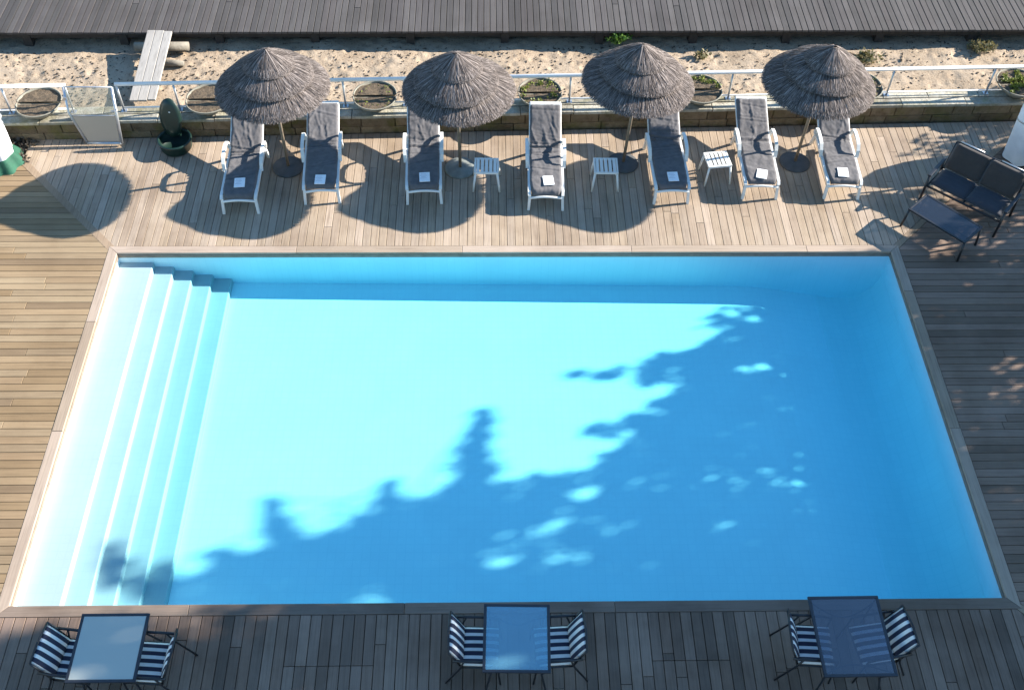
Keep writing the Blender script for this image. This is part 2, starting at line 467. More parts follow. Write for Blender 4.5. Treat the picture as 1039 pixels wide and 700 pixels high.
TL = (PX0 - CW, PY1 + CW); TR = (PX1 + CW, PY1 + CW); BL = (PX0 - CW, PY0 - CW); BR = (PX1 + CW, PY0 - CW)
mw = .075      # half width of the mitre boards, measured along x
XL, XR = -16., 15.5
def diag(c, sx, sy, t): return (c[0] + sx * t, c[1] + sy * t)
mk = 2.25
TLe = diag(TL, -1, 1.06, mk - .12)
top = [(TL[0] + mw, TL[1]), (TR[0] - mw, TR[1]), (TR[0] - mw + 3.4, TR[1] + 3.4), (XR, wall_y(XR)), (TLe[0] + mw, wall_y(TLe[0]) - .02), (TLe[0] + mw, TLe[1])]
top = [(TL[0] + mw, TL[1] + .005), (TR[0] - mw, TR[1] + .005), (TR[0] - mw + 3.33, TR[1] + 3.33), (TLe[0] + mw - .02, wall_y(TLe[0]) - .005), (TLe[0] + mw, TLe[1])]
o = obj('pool_deck', planks(top, 'y', .138, .007, 0, .03, 1), M['deck_y']); tag(o, kind='structure')
left = [(XL, BL[1] - (BL[0] - XL)), (BL[0] - .005, BL[1] + mw), (TL[0] - .005, TL[1] - mw), (TLe[0], TLe[1] - mw * 1.5), (XL, TLe[1] - mw * 1.5 - .25)]
left = [(XL, BL[1] + mw - (BL[0] - XL)), (BL[0] - .005, BL[1] + mw), (TL[0] - .005, TL[1] - mw), (TLe[0], TLe[1] - mw * 1.3), (TLe[0] - .05, TLe[1] - .05), (XL, TLe[1] - .55)]
o = obj('pool_deck', planks(left, 'x', .138, .007, 0, .03, 2), M['deck_left']); tag(o, kind='structure')
near = [(XL + .3, 0.0), (XR, 0.0), (XR, BR[1] - (XR - BR[0])), (BR[0] - mw, BR[1] - .005), (BL[0] + mw, BL[1] - .005), (XL + .3, BL[1] - (BL[0] + mw - XL - .3))]
near = [(BL[0] + mw - 5.9, .1), (BR[0] - mw + 5.9, .1), (BR[0] - mw, BR[1] - .005), (BL[0] + mw, BL[1] - .005)]
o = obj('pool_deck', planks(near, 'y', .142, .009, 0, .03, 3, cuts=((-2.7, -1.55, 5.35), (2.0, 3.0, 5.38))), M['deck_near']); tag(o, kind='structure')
right = [(BR[0] + .005, BR[1] + mw), (BR[0] + 5.9, BR[1] + mw - 5.9), (XR, BR[1] - 5.8), (XR, wall_y(XR) - .01), (TR[0] + 3.3, TR[1] + 3.3 - mw), (TR[0] + .005, TR[1] - mw)]
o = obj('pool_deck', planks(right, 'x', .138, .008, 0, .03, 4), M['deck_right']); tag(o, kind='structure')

# mitre boards and coping boards
bm = bmesh.new()
def strip(bm, a, b, half, z=.002):
    d = Vector((b[0] - a[0], b[1] - a[1])).normalized(); n = Vector((-d.y, d.x)) * half
    prism(bm, [(a[0] + n.x, a[1] + n.y), (a[0] - n.x, a[1] - n.y), (b[0] - n.x, b[1] - n.y), (b[0] + n.x, b[1] + n.y)], -.03, z)
hw = mw * .66
strip(bm, diag(TL, -1, 1.06, -.03), TLe, hw + .012)
strip(bm, diag(TR, 1, 1, -.03), diag(TR, 1, 1, 3.3), hw)
strip(bm, diag(BL, -1, -1, -.03), diag(BL, -1, -1, 5.8), hw)
strip(bm, diag(BR, 1, -1, -.03), diag(BR, 1, -1, 5.8), hw)
o = obj('deck_mitre_boards', bm, M['mitre']); tag(o, kind='structure')

def coping(side, seed):
    r = random.Random(seed); bm = bmesh.new(); g_ = .003
    if side in 'tb':
        yi, yo = (PY1, PY1 + CW) if side == 't' else (PY0, PY0 - CW)
        js = [PX0]
        while js[-1] < PX1 - 3.2: js.append(js[-1] + r.uniform(2.2, 3.1))
        js.append(PX1)
        for k, (a, b) in enumerate(zip(js, js[1:])):
            ao = a - CW if k == 0 else a; bo = b + CW if k == len(js) - 2 else b
            prism(bm, [(a + g_, yi), (b - g_, yi), (bo - g_, yo), (ao + g_, yo)], -.035, .006 + r.uniform(-.001, .001))
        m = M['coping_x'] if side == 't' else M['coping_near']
    else:
        xi, xo = (PX0, PX0 - CW) if side == 'l' else (PX1, PX1 + CW)
        js = [PY0]
        while js[-1] < PY1 - 3: js.append(js[-1] + r.uniform(2.0, 2.8))
        js.append(PY1)
        for k, (a, b) in enumerate(zip(js, js[1:])):
            ao = a - CW if k == 0 else a; bo = b + CW if k == len(js) - 2 else b
            prism(bm, [(xi, a + g_), (xi, b - g_), (xo, bo - g_), (xo, ao + g_)], -.035, .006 + r.uniform(-.001, .001))
        m = M['coping_y']
    o = obj('pool_coping', bm, m); tag(o, kind='structure')
for i, s in enumerate('tblr'): coping(s, 20 + i)

# pool basin
WZ = -.105
def floor_z(x):
    t = min(1, max(0, (x + 4.5) / 11.3)); u = min(1, max(0, (x - 4.3) / 2.2))
    return -.76 - .16 * t - .30 * u * u * (3 - 2 * u)
e = .012                                           # liner stands just behind the coping's face
x0, x1, y0, y1 = PX0 - e, PX1 + e, PY0 - e, PY1 + e
bm = bmesh.new()
noses = [-5.76, -5.44, -5.13, -4.82, -4.51]; treads = [-.235, -.345, -.45, -.55, -.65]
prof = [(x0, treads[0])]
for i, nx in enumerate(noses):
    z2 = treads[i + 1] if i < 4 else floor_z(nx)
    prof += [(nx - .012, treads[i]), (nx, treads[i] - .012), (nx + .008, z2)]
for x in (-3, -1, 1, 2.6, 3.4, 4.2, 4.6, 5, 5.4, 5.8, 6.1): prof.append((x, floor_z(x)))
CR = .62
for k in range(1, 13):
    a = math.pi / 2 * k / 12; prof.append((x1 - CR + CR * math.sin(a), floor_z(6.3) + CR - CR * math.cos(a)))
rows = [[bm.verts.new((x, y, z)) for x, z in prof] for y in (y0, y1)]
NS = 14                                            # the first strips of the profile are the steps
sbm = bmesh.new()
sv = [[sbm.verts.new(v.co) for v in row[:NS + 2]] for row in rows]
for i in range(len(prof) - 1):
    if i <= NS: sbm.faces.new((sv[0][i], sv[0][i + 1], sv[1][i + 1], sv[1][i]))
    else: bm.faces.new((rows[0][i], rows[0][i + 1], rows[1][i + 1], rows[1][i])).smooth = i > 24
o = obj('pool_steps', sbm, M['steps']); tag(o, kind='structure')
for row, y in ((rows[0], y0), (rows[1], y1)):
    tops = [bm.verts.new((x, y, -.034)) for x, z in prof]
    for i in range(len(prof) - 1):
        q = (row[i], row[i + 1], tops[i + 1], tops[i]); bm.faces.new(q)
for k, x in ((0, x0), (-1, x1)):
    bm.faces.new((rows[0][k], rows[1][k], bm.verts.new((x, y1, -.034)), bm.verts.new((x, y0, -.034))))
bmesh.ops.recalc_face_normals(bm, faces=bm.faces[:])
o = obj('pool_basin', bm, M['liner']); tag(o, kind='structure')
# timber facing between the coping and the water line
bm = bmesh.new()
for c, s in ((((PX0 + PX1) / 2, PY1 + .0, -.07), (PX1 - PX0 + .02, .018, .066)), (((PX0 + PX1) / 2, PY0, -.07), (PX1 - PX0 + .02, .018, .066)),
             ((PX0, (PY0 + PY1) / 2, -.07), (.018, PY1 - PY0 - .02, .066)), ((PX1, (PY0 + PY1) / 2, -.07), (.018, PY1 - PY0 - .02, .066))):
    bm_box(bm, c, s)
o = obj('pool_edge_trim', bm, M['liner_edge']); tag(o, kind='structure')
o = obj('pool_water', box(((PX0 + PX1) / 2, (PY0 + PY1) / 2, (WZ - 2.0) / 2), (PX1 - PX0 + .05, PY1 - PY0 + .05, WZ + 2.0)), M['water']); tag(o, kind='structure')

# ------------------------------------------------------------------ planting bed, sand, boardwalk
bm = bmesh.new()
nx, ny = 60, 24
bx0, bx1, by0, by1 = -13., -8.45, 14.2, 15.6
vs = [[bm.verts.new((bx0 + (bx1 - bx0) * i / nx, by0 + (by1 - by0) * j / ny,
       -.05 + .07 * noise.fractal(Vector((i * .33, j * .33, 2.)), .6, 2, 4))) for i in range(nx + 1)] for j in range(ny + 1)]
for j in range(ny):
    for i in range(nx): bm.faces.new((vs[j][i], vs[j][i + 1], vs[j + 1][i + 1], vs[j + 1][i]))
o = obj('bed_soil', bm, M['bed_soil'], smooth=True); tag(o, kind='structure')

SZ = .24
bm = bmesh.new()
sx0, sx1, sy0, sy1, st = -15., 16., 16.22, 19.2, .045
nx, ny = int((sx1 - sx0) / st), int((sy1 - sy0) / st)
prints = [(rng.uniform(sx0, sx1), rng.uniform(16.2, 18.5), rng.uniform(.05, .11), rng.uniform(.5, 1.4)) for _ in range(900)]
grid = {}
for p in prints: grid.setdefault((int(p[0] // .3), int(p[1] // .3)), []).append(p)
def sand_z(x, y):
    z = SZ + .035 * noise.fractal(Vector((x * .7, y * .7, 0)), .7, 2, 5) + .010 * noise.noise(Vector((x * 7, y * 7, 3)))
    gx, gy = int(x // .3), int(y // .3)
    for a in (-1, 0, 1):
        for b in (-1, 0, 1):
            for (px, py, pr, el) in grid.get((gx + a, gy + b), ()):
                d2 = ((x - px) / pr) ** 2 + ((y - py) / (pr * el)) ** 2
                if d2 < 4: z += .020 * (-math.exp(-d2 * 1.6) + .45 * math.exp(-(math.sqrt(d2) - 1.25) ** 2 * 6))
    return z
vs = [[bm.verts.new((sx0 + i * st, sy0 + j * st + .034 * (sx0 + i * st), sand_z(sx0 + i * st, sy0 + j * st + .034 * (sx0 + i * st)))) for i in range(nx + 1)] for j in range(ny + 1)]
for j in range(ny):
    for i in range(nx): bm.faces.new((vs[j][i], vs[j][i + 1], vs[j + 1][i + 1], vs[j + 1][i]))
o = obj('beach_sand', bm, M['sand'], smooth=True); tag(o, kind='structure')
bm = bmesh.new()
q = [bm.verts.new(p) for p in ((-900, 19.0, .2), (900, 19.0, .2), (900, 900, .2), (-900, 900, .2))]; bm.faces.new(q)
o = obj('far_beach', bm, M['sand']); tag(o, kind='structure')
# litter on the sand: twigs and dry weed, past counting
bm = bmesh.new()
for _ in range(2900):
    x = rng.uniform(-11, 12); y = rng.uniform(16.35, 18.1) + .02 * x
    if noise.noise(Vector((x * .8, y * 1.5, 9))) < rng.uniform(-.5, .45): continue
    z = sand_z(x, y) + .008; a = rng.uniform(0, math.pi); l = rng.uniform(.015, .06); w = rng.uniform(.008, .026)
    bm_box(bm, (x, y, z), (l, w, .012), Matrix.Rotation(a, 3, 'Z') @ Matrix.Rotation(rng.uniform(-.4, .4), 3, 'Y'))
o = obj('beach_litter', bm, M['debris']); tag(o, kind='stuff')

BZ = .60
bw = [(-14, 17.98), (15, 18.24), (15, 22.4), (-14, 22.1)]
bm = planks(bw, 'y', .125, .012, BZ, .045, 9, seglen=(40, 50), jit=.004)
o = obj('boardwalk', bm, M['boardwalk']); tag(o, kind='structure')
bm = bmesh.new()
for yy in (18.16, 19.4, 20.6, 21.8):
    bm_box(bm, (.5, yy + .12, BZ - .13), (29, .09, .16), Matrix.Rotation(.009, 3, 'Z'))
k = -13.
while k < 14.5:
    for yy in (18.17, 20.0, 21.7): bm_box(bm, (k, yy + .009 * k + .12, .2), (.16, .16, .55))
    k += 1.9
o = obj('boardwalk_beams', bm, M['dark_timber']); tag(o, kind='structure')

# ------------------------------------------------------------------ low stone wall
wl = thing('stone_wall', 'low mossy brown stone wall with pale cap slabs behind the loungers', 'wall', (0, 0, 0))
rot = Matrix.Rotation(math.atan(.033), 3, 'Z')
r = random.Random(31)
bm = bmesh.new()
for row, (z0, z1) in enumerate(((-.1, .13), (.138, .335))):
    x = -13.0 + .3 * row
    while x < 15:
        w = r.uniform(.35, .95)
        bm_box(bm, (x + w / 2, wall_y(x + w / 2) + .11 + r.uniform(-.006, .006), (z0 + z1) / 2), (w - .012, .2, z1 - z0), rot, .012)
        x += w
obj('stone_course', bm, M['wallstone'], wl)
bm = bmesh.new(); bm_box(bm, (1, wall_y(1) + .24, .11), (28, .2, .44), rot); obj('wall_core', bm, M['wallstone'], wl)
bm = bmesh.new(); x = -13.
while x < 15:
    w = r.uniform(.7, 1.3)
    bm_box(bm, (x + w / 2, wall_y(x + w / 2) + .085, .37 + r.uniform(-.005, .005)), (w - .01, .205, .062), rot, .014); x += w
obj('cap_slab', bm, M['capstone'], wl)
bm = bmesh.new(); x = -13.2
while x < 15:
    w = r.uniform(.8, 1.5)
    bm_box(bm, (x + w / 2, rail_y(x + w / 2) + .03, .355 + r.uniform(-.004, .004)), (w - .01, .22, .09), rot, .012); x += w
obj('rear_kerb', bm, M['capstone'], wl)

# ------------------------------------------------------------------ railing
def railing(xa, xb, posts, label):
    t = thing('railing', label, 'railing', ((xa + xb) / 2, rail_y((xa + xb) / 2), .4), 0)
    ox, oy = t.location.x, t.location.y
    def lp(x, z): return (x - ox, rail_y(x) - oy, z - .4)
    bm = bmesh.new(); bm_tube(bm, [lp(xa, 1.0), lp(xb, 1.0)], .036, 12); obj('top_rail', bm, M['white_paint'], t, True)
    bm = bmesh.new(); bm_tube(bm, [lp(xa, .475), lp(xb, .475)], .016, 8); obj('bottom_rail', bm, M['white_paint'], t, True)
    for x in posts:
        p = obj('post', tube([lp(x, .40), lp(x, .98)], .02, 10), M['alu'], t, True)
        obj('foot_plate', box((lp(x, .408)[0], lp(x, 0)[1], .006), (.1, .1, .012), None, .003), M['alu'], p)
planter_x = [-8.27, -5.20, -2.14, .93, 3.95, 7.0, 10.05]
posts = []
for x in planter_x: posts += [x - .56, x + .56]
railing(-13, -7.68, [-12, -10.4, -8.83, -7.70], 'short white railing left of the aluminium gate')
railing(-6.80, 14, [-6.78] + [p for p in posts if p > -6.6] + [12.2, 13.6], 'long white railing on the stone wall right of the gate')

# gate leaf
t = thing('gate', 'aluminium gate with clear upper pane and beige lower panel', 'gate', (-7.24, 15.62, .06))
yb, yt, zb, zt = -.26, .1, 0, .99           # leaf leans slightly back
def gp(x, f): return Vector((x, yb + (yt - yb) * f, zb + (zt - zb) * f))
bm = bmesh.new()
bm_tube(bm, [gp(-.43, 1), gp(-.43, .55), gp(-.2, .0)], .024, 8); bm_tube(bm, [gp(.43, 1), gp(.43, 0)], .028, 8)
bm_tube(bm, [gp(-.2, 0), gp(.43, 0)], .026, 8); bm_tube(bm, [gp(-.43, 1), gp(.43, 1)], .014, 8); bm_tube(bm, [gp(-.40, .5), gp(.43, .5)], .01, 8)
obj('gate_frame', bm, M['alu'], t, True)
def pane(pts, mat, name):
    bm = bmesh.new()
    a = [bm.verts.new(p + Vector((0, -.006, 0))) for p in pts]; b = [bm.verts.new(p + Vector((0, .006, 0))) for p in pts]
    n = len(pts); bm.faces.new(a); bm.faces.new(b[::-1])
    for i in range(n): bm.faces.new((a[i], b[i], b[(i + 1) % n], a[(i + 1) % n]))
    bmesh.ops.recalc_face_normals(bm, faces=bm.faces[:])
    obj(name, bm, mat, t)
pane([gp(-.40, .98), gp(.40, .98), gp(.40, .515), gp(-.40, .515)], M['glass_gate'], 'upper_pane')
pane([gp(-.38, .485), gp(.40, .485), gp(.40, .03), gp(-.17, .03)], M['panel_gate'], 'lower_panel')
obj('handle', tube([gp(.46, .62), gp(.46, .62) + Vector((0, -.07, 0)), gp(.36, .62) + Vector((0, -.07, 0))], .012, 8), M['alu'], t, True)
obj('hinge', box(gp(-.44, .8), (.05, .06, .09), None, .006), M['alu'], t)

# gangplank and the logs under it
bm = bmesh.new()
P0, P1 = Vector((-6.49, 16.08, .455)), Vector((-6.47, 18.02, .645))
sl = math.atan2(P1.z - P0.z, P1.y - P0.y)
for k, (dx, w, l0, l1) in enumerate(((-.165, .15, 0, 0), (0, .165, .01, 0), (.165, .145, .0, .05))):
    ln = (P1 - P0).length - l0 - l1
    bm_box(bm, (P0 + P1) / 2 + Vector((dx, 0, rng.uniform(0, .006))), (w, ln, .045), Matrix.Rotation(sl, 3, 'X'), .008)
o = obj('gangplank', bm, M['gangplank']); tag(o, 'bleached wooden gangplank leading over the sand to the boardwalk', 'gangplank')
bm = tube([(-7.0, 17.86, .40), (-6.5, 17.85, .41), (-5.95, 17.87, .40)], [.085, .09, .088], 14)
o = obj('log', bm, M['log'], smooth=True); tag(o, 'thick pale driftwood log under the top end of the gangplank', 'log')
bm = tube([(-6.75, 17.45, .33), (-6.2, 17.42, .335), (-5.98, 17.40, .33)], [.06, .065, .055], 12)
o = obj('log', bm, M['log'], smooth=True); tag(o, 'smaller log lying below the thick one beside the gangplank', 'log')

# ------------------------------------------------------------------ planters
plabel = ['round planter of bare soil left of the gate', 'round planter of bare soil right of the green bin, by the first parasol',
          'round planter of mottled soil between the first and second parasols', 'round planter edged with yellow green plants behind the fourth lounger',
          'round planter mossy at the back, right of the third parasol', 'round planter mostly hidden behind the fourth parasol',
          'round planter full of yellow green plants at the right edge']
def half_pot(s):
    """half round bowl on one side (s = -1 near, +1 far) of the railing"""
    bm = bmesh.new(); seg = 22; prof = [(.17, 0), (.30, .12), (.392, .222), (.408, .224), (.408, .246), (.388, .246), (.385, .19)]
    rings = [[bm.verts.new((rr * math.cos(math.pi * k / seg), s * (.028 + rr * math.sin(math.pi * k / seg)), z)) for k in range(seg + 1)] for rr, z in prof]
    for a, b in zip(rings, rings[1:]):
        for k in range(seg): bm.faces.new((a[k], a[k + 1], b[k + 1], b[k]))
    bm.faces.new(rings[0])
    for k in range(1): 
        bm.faces.new([rg[0] for rg in rings[:4]] + [rg[-1] for rg in rings[:4]][::-1])
    bmesh.ops.recalc_face_normals(bm, faces=bm.faces[:])
    return bm
def half_soil(s, seed):
    bm = bmesh.new(); n = 22
    c = [[None] * (n + 1) for _ in range(9)]
    for i in range(9):
        rr = .387 * i / 8
        for k in range(n + 1):
            x = rr * math.cos(math.pi * k / n); y = s * (.034 + rr * math.sin(math.pi * k / n))
            c[i][k] = bm.verts.new((x, y, .215 + .02 * noise.noise(Vector((x * 9, y * 9, seed)))))
    for i in range(8):
        for k in range(n): bm.faces.new((c[i][k], c[i][k + 1], c[i + 1][k + 1], c[i + 1][k]))
    bmesh.ops.remove_doubles(bm, verts=bm.verts[:], dist=1e-4)
    bmesh.ops.recalc_face_normals(bm, faces=bm.faces[:])
    return bm
pots = {s: None for s in (-1, 1)}
for i, x in enumerate(planter_x):
    t = thing('planter', plabel[i], 'planter', (x, rail_y(x), .402), math.atan(.034), 'round planters straddling the railing')
    for s in (-1, 1):
        if pots[s] is None: pots[s] = obj('pot', half_pot(s), M['pot_rim'], t, True); p = pots[s]
        else: p = pots[s].copy(); COL.objects.link(p); p.parent = t
        obj('soil', half_soil(s, i * 3.1 + s), M['soil'], p, True)
    amt = {0: 0, 1: 0, 2: 60, 3: 380, 4: 330, 5: 260, 6: 1300}[i]
    if amt:
        bm = bmesh.new(); rr = random.Random(50 + i); cen = []
        for _ in range(26):
            a = rr.uniform(0, 2 * math.pi) if i not in (4,) else rr.uniform(.15, math.pi - .15); d = rr.uniform(.24, .37) if i < 6 else rr.uniform(0, .36)
            yy = d * math.sin(a)
            if abs(yy) < .06: yy = math.copysign(.08, yy)
            cen.append(((d * math.cos(a), yy, .235), .06))
        leafcloud(bm, cen, amt, .038, 1, rr, .6)
        obj('foliage', bm, M['succulent'], t)

# ------------------------------------------------------------------ thatched parasols
def thatch_tier(r_in, z_in, r_out, z_out, n, seed, cap=False):
    r = random.Random(seed); bm = bmesh.new()
    seg = 40
    for f0, f1, dz in ((0, .96, -.03),):
        ra, rb = r_in * .9, r_out * f1 - .02
        za = z_in + .0; zb = z_in + (z_out - z_in) * ((rb - r_in) / (r_out - r_in))
        A = [bm.verts.new((ra * math.cos(2 * math.pi * k / seg), ra * math.sin(2 * math.pi * k / seg), za + dz)) for k in range(seg)]
        B = [bm.verts.new((rb * math.cos(2 * math.pi * k / seg), rb * math.sin(2 * math.pi * k / seg), zb + dz)) for k in range(seg)]
        for k in range(seg): bm.faces.new((A[k], A[(k + 1) % seg], B[(k + 1) % seg], B[k]))
    for _ in range(n):
        a = r.uniform(0, 2 * math.pi); f = math.sqrt(r.uniform(0, 1)) ; f = max(0, min(f, .86)) * r.uniform(.5, 1)
        a2 = a + r.gauss(0, .035)
        ln = r.uniform(.22, .42)
        r0 = r_in * .9 + (r_out - r_in * .9) * f
        r1 = min(r0 + ln, r_out * r.uniform(.955, 1.035))
        if r.random() < .35: r1 = r_out * r.uniform(.96, 1.03); r0 = r1 - ln * .8
        if r1 - r0 < .08: r0 = r1 - .12
        sl = (z_out - z_in) / (r_out - r_in)
        lift = r.uniform(.0, .026)
        z0 = z_in + sl * (r0 - r_in) + lift * .6; z1 = z_in + sl * (r1 - r_in) + lift - max(0, r1 - r_out * .92) * .5
        w = r.uniform(.003, .0075)
        p0 = Vector((r0 * math.cos(a), r0 * math.sin(a), z0)); p1 = Vector((r1 * math.cos(a2), r1 * math.sin(a2), z1))
        d = (p1 - p0).normalized(); s = d.cross(Vector((0, 0, 1))).normalized()
        s = (s + Vector((0, 0, r.uniform(-.22, .22)))).normalized() * w
        pm = (p0 + p1) / 2 + Vector((0, 0, r.uniform(-.008, .014)))
        v = [bm.verts.new(q) for q in (p0 + s, p0 - s, pm - s, pm + s, p1 - s * .5, p1 + s * .5)]
        bm.faces.new((v[0], v[1], v[2], v[3])); bm.faces.new((v[3], v[2], v[4], v[5]))
    return bm

par_pos = [(-3.68, 14.76), (-.55, 14.73), (2.44, 14.87), (5.62, 14.89)]
plab = ['thatched parasol between the first two loungers, leftmost of the row', 'thatched parasol on a pale base beside the third lounger',
        'thatched parasol shading the fifth lounger, between two white stools', 'thatched parasol between the sixth and seventh loungers, rightmost of the row']
PG = 'thatched parasols over the loungers'
def make_parasol(x, y, label, base):
    t = thing('thatched_parasol', label, 'parasol', (x, y, 0), 0, PG)
    obj('base_plate', lathe([(0, .05), (.06, .05), (.10, .038), (.26, .03), (.285, .02), (.285, .003), (0, .003)], 36), base, t, True)
    obj('pole', tube([(0, 0, .03), (0, 0, 1.2), (0, 0, 2.3)], .028, 12), M['pole_wood'], t, True)
    obj('thatch_tier', thatch_tier(.36, 2.11, .95, 1.83, 11000, 3), M['thatch'], t)
    obj('thatch_tier', thatch_tier(.15, 2.34, .70, 2.06, 7500, 4), M['thatch'], t)
    obj('thatch_tier', thatch_tier(.012, 2.53, .42, 2.26, 5000, 5), M['thatch'], t)
    for k in range(8):
        a = 2 * math.pi * k / 8 + .2
        obj('rib', tube([(.03 * math.cos(a), .03 * math.sin(a), 2.22), (.86 * math.cos(a), .86 * math.sin(a), 1.83)], .012, 6), M['pole_wood'], t)
    return t
par0 = make_parasol(*par_pos[0], plab[0], M['base_iron'])
pars = [par0]
for i in range(1, 4):
    t = dup(par0, (*par_pos[i], 0), i * 1.3 + .4, plab[i])
    t.rotation_euler = (R((0, .6, -.8, .5)[i]), R((0, -.4, 2.6, 1.6)[i]), 0)
    for ch in t.children:
        if ch.name.startswith('thatch_tier'): ch.rotation_euler = (R(rng.uniform(-1.2, 1.2)), R(rng.uniform(-1.2, 1.2)), rng.uniform(0, 6.2))
    t.scale = (1, 1, (1, .99, 1.012, 1.005)[i])
    pars.append(t)
    if i == 1:
        for ch in t.children:
            if ch.name.startswith('base_plate'):
                ch.data = ch.data.copy(); ch.data.materials[0] = M['base_stone']

# ------------------------------------------------------------------ sun loungers
def lounger_profile(ang):
    """(y, z) of the lying surface from foot to head, the back raised by ang"""
    c, s_ = math.cos(ang), math.sin(ang)
    return [(-.02, .335), (.02, .365), (.25, .372), (.6, .372), (1.0, .368)] + [(1.12 + c * l, .375 + s_ * l) for l in (.03, .18, .44, .68, .85)]
def prof_at(s, ang):
    p = lounger_profile(ang); L_ = [0]
    for a, b in zip(p, p[1:]): L_.append(L_[-1] + math.hypot(b[0] - a[0], b[1] - a[1]))
    t = s * L_[-1]
    for i in range(len(p) - 1):
        if t <= L_[i + 1] or i == len(p) - 2:
            f = (t - L_[i]) / (L_[i + 1] - L_[i])
            return (p[i][0] + f * (p[i + 1][0] - p[i][0]), p[i][1] + f * (p[i + 1][1] - p[i][1]))
def cushion_mesh(seed, ang):
    r = random.Random(seed); bm = bmesh.new(); nu, nv = 34, 110; W = .28
    creases = [(r.uniform(.50, .62), r.uniform(-.5, .5), r.uniform(.008, .018)) for _ in range(4)] + [(r.uniform(.2, .95), r.uniform(-.8, .8), r.uniform(.003, .009)) for _ in range(7)]
    folds = [(r.uniform(-.8, .8), r.uniform(.55, .95), r.uniform(-1.2, 1.2), r.uniform(.006, .013)) for _ in range(5)]
    vs = []
    wob = r.uniform(0, 9)
    for j in range(nv + 1):
        s = j / nv; y, z = prof_at(s, ang); y2, z2 = prof_at(min(1, s + .01), ang); y1_, z1_ = prof_at(max(0, s - .01), ang)
        tv = Vector((0, y2 - y1_, z2 - z1_)).normalized(); nv_ = Vector((0, -tv.z, tv.y))
        row = []
        for i in range(nu + 1):
            u = -1 + 2 * i / nu
            h = .034
            for (cs, sl, am) in creases: h -= am * math.exp(-((s - cs - sl * u * .06 + .008 * noise.noise(Vector((u * 3, cs * 20, seed)))) / .007) ** 2) - am * .6 * math.exp(-((s - cs - sl * u * .06 - .016) / .009) ** 2)
            for (cu, cs, sl, am) in folds:
                env = math.exp(-((s - cs) / .13) ** 2)
                h += am * env * math.exp(-((u - cu - sl * (s - cs) * 2.5 + .1 * noise.noise(Vector((s * 20, cu * 9, seed)))) / .07) ** 2)
            h += .010 * noise.fractal(Vector((u * 2.2, s * 13, seed * 3.7 + wob)), .7, 2, 4)
            edge = max(0, (abs(u) - .86) / .14); h -= .034 * edge ** 2
            edge2 = max(0, (.025 - s) / .025) + max(0, (s - .98) / .02); h -= .02 * edge2
            ww = W * (1 + .02 * noise.noise(Vector((s * 8, seed, 0 if u < 0 else 5))))
            if s < .13: ww *= 1 - .16 * ((.13 - s) / .13) ** 2
            p = Vector((u * ww, y, z)) + nv_ * h
            row.append(bm.verts.new(p))
        vs.append(row)
    for j in range(nv):
        for i in range(nu): bm.faces.new((vs[j][i], vs[j][i + 1], vs[j + 1][i + 1], vs[j + 1][i]))
    # skirt
    bd = [row[0] for row in vs] + vs[-1][1:] + [row[-1] for row in vs[::-1]][1:] + vs[0][::-1][1:-1]
    lo = [bm.verts.new(v.co + Vector((0, 0, -.03))) for v in bd]
    for i in range(len(bd)):
        k = (i + 1) % len(bd); bm.faces.new((bd[i], bd[k], lo[k], lo[i]))
    bmesh.ops.recalc_face_normals(bm, faces=bm.faces[:])
    return bm
def sweep_flat(bm, pts, w, th):
    """flat strap (width across x, thickness th) along a list of points"""
    pts = [Vector(p) for p in pts]; rings = []
    for i, p in enumerate(pts):
        d = (pts[min(i + 1, len(pts) - 1)] - pts[max(i - 1, 0)]).normalized(); n = Vector((1, 0, 0)); b = n.cross(d).normalized()
        rings.append([bm.verts.new(p + n * sx * w / 2 + b * sz * th / 2) for sx, sz in ((-1, -1), (1, -1), (1, 1), (-1, 1))])
    for a, b in zip(rings, rings[1:]):
        for k in range(4): bm.faces.new((a[k], a[(k + 1) % 4], b[(k + 1) % 4], b[k]))
    bm.faces.new(rings[0]); bm.faces.new(rings[-1][::-1])
    bmesh.ops.recalc_face_normals(bm, faces=bm.faces[:])

def make_lounger(loc, rz, label):
    t = thing('sun_lounger', label, 'sun lounger', loc, rz, LG)
    bm = bmesh.new()
    for s in (-1, 1):
        sweep_flat(bm, [(s * .292, -.03, .30), (s * .295, .02, .335), (s * .295, .5, .335), (s * .295, 1.2, .33), (s * .295, 1.42, .31)], .05, .06)
    for y in (.12, .3, .48, .66, .84, 1.02): bm_box(bm, (0, y, .335), (.55, .09, .018), None, .004)
    # curved apron at the foot end
    pts = [(-.29 + .58 * k / 10, -.035 - .02 * math.sin(math.pi * k / 10), .255 + .05 * math.sin(math.pi * k / 10)) for k in range(11)]
    bm_tube(bm, pts, .022, 8)
    obj('frame', bm, M['white_plastic'], t)
    for s in (-1, 1):
        bm = bmesh.new(); sweep_flat(bm, [(s * .285, -.01, .31), (s * .292, -.035, .16), (s * .30, -.06, .0)], .045, .05); obj('leg', bm, M['white_plastic'], t)
        bm = bmesh.new(); sweep_flat(bm, [(s * .30, 1.30, .31), (s * .305, 1.36, .15), (s * .31, 1.42, .0)], .045, .05); obj('leg', bm, M['white_plastic'], t)
        bm = bmesh.new()
        sweep_flat(bm, [(s * .325, .66, .34), (s * .33, .70, .47), (s * .333, .78, .545), (s * .335, .9, .565), (s * .335, 1.1, .56), (s * .333, 1.22, .53), (s * .325, 1.27, .42), (s * .318, 1.28, .34)], .058, .03)
        obj('armrest', bm, M['white_plastic'], t)
    return t

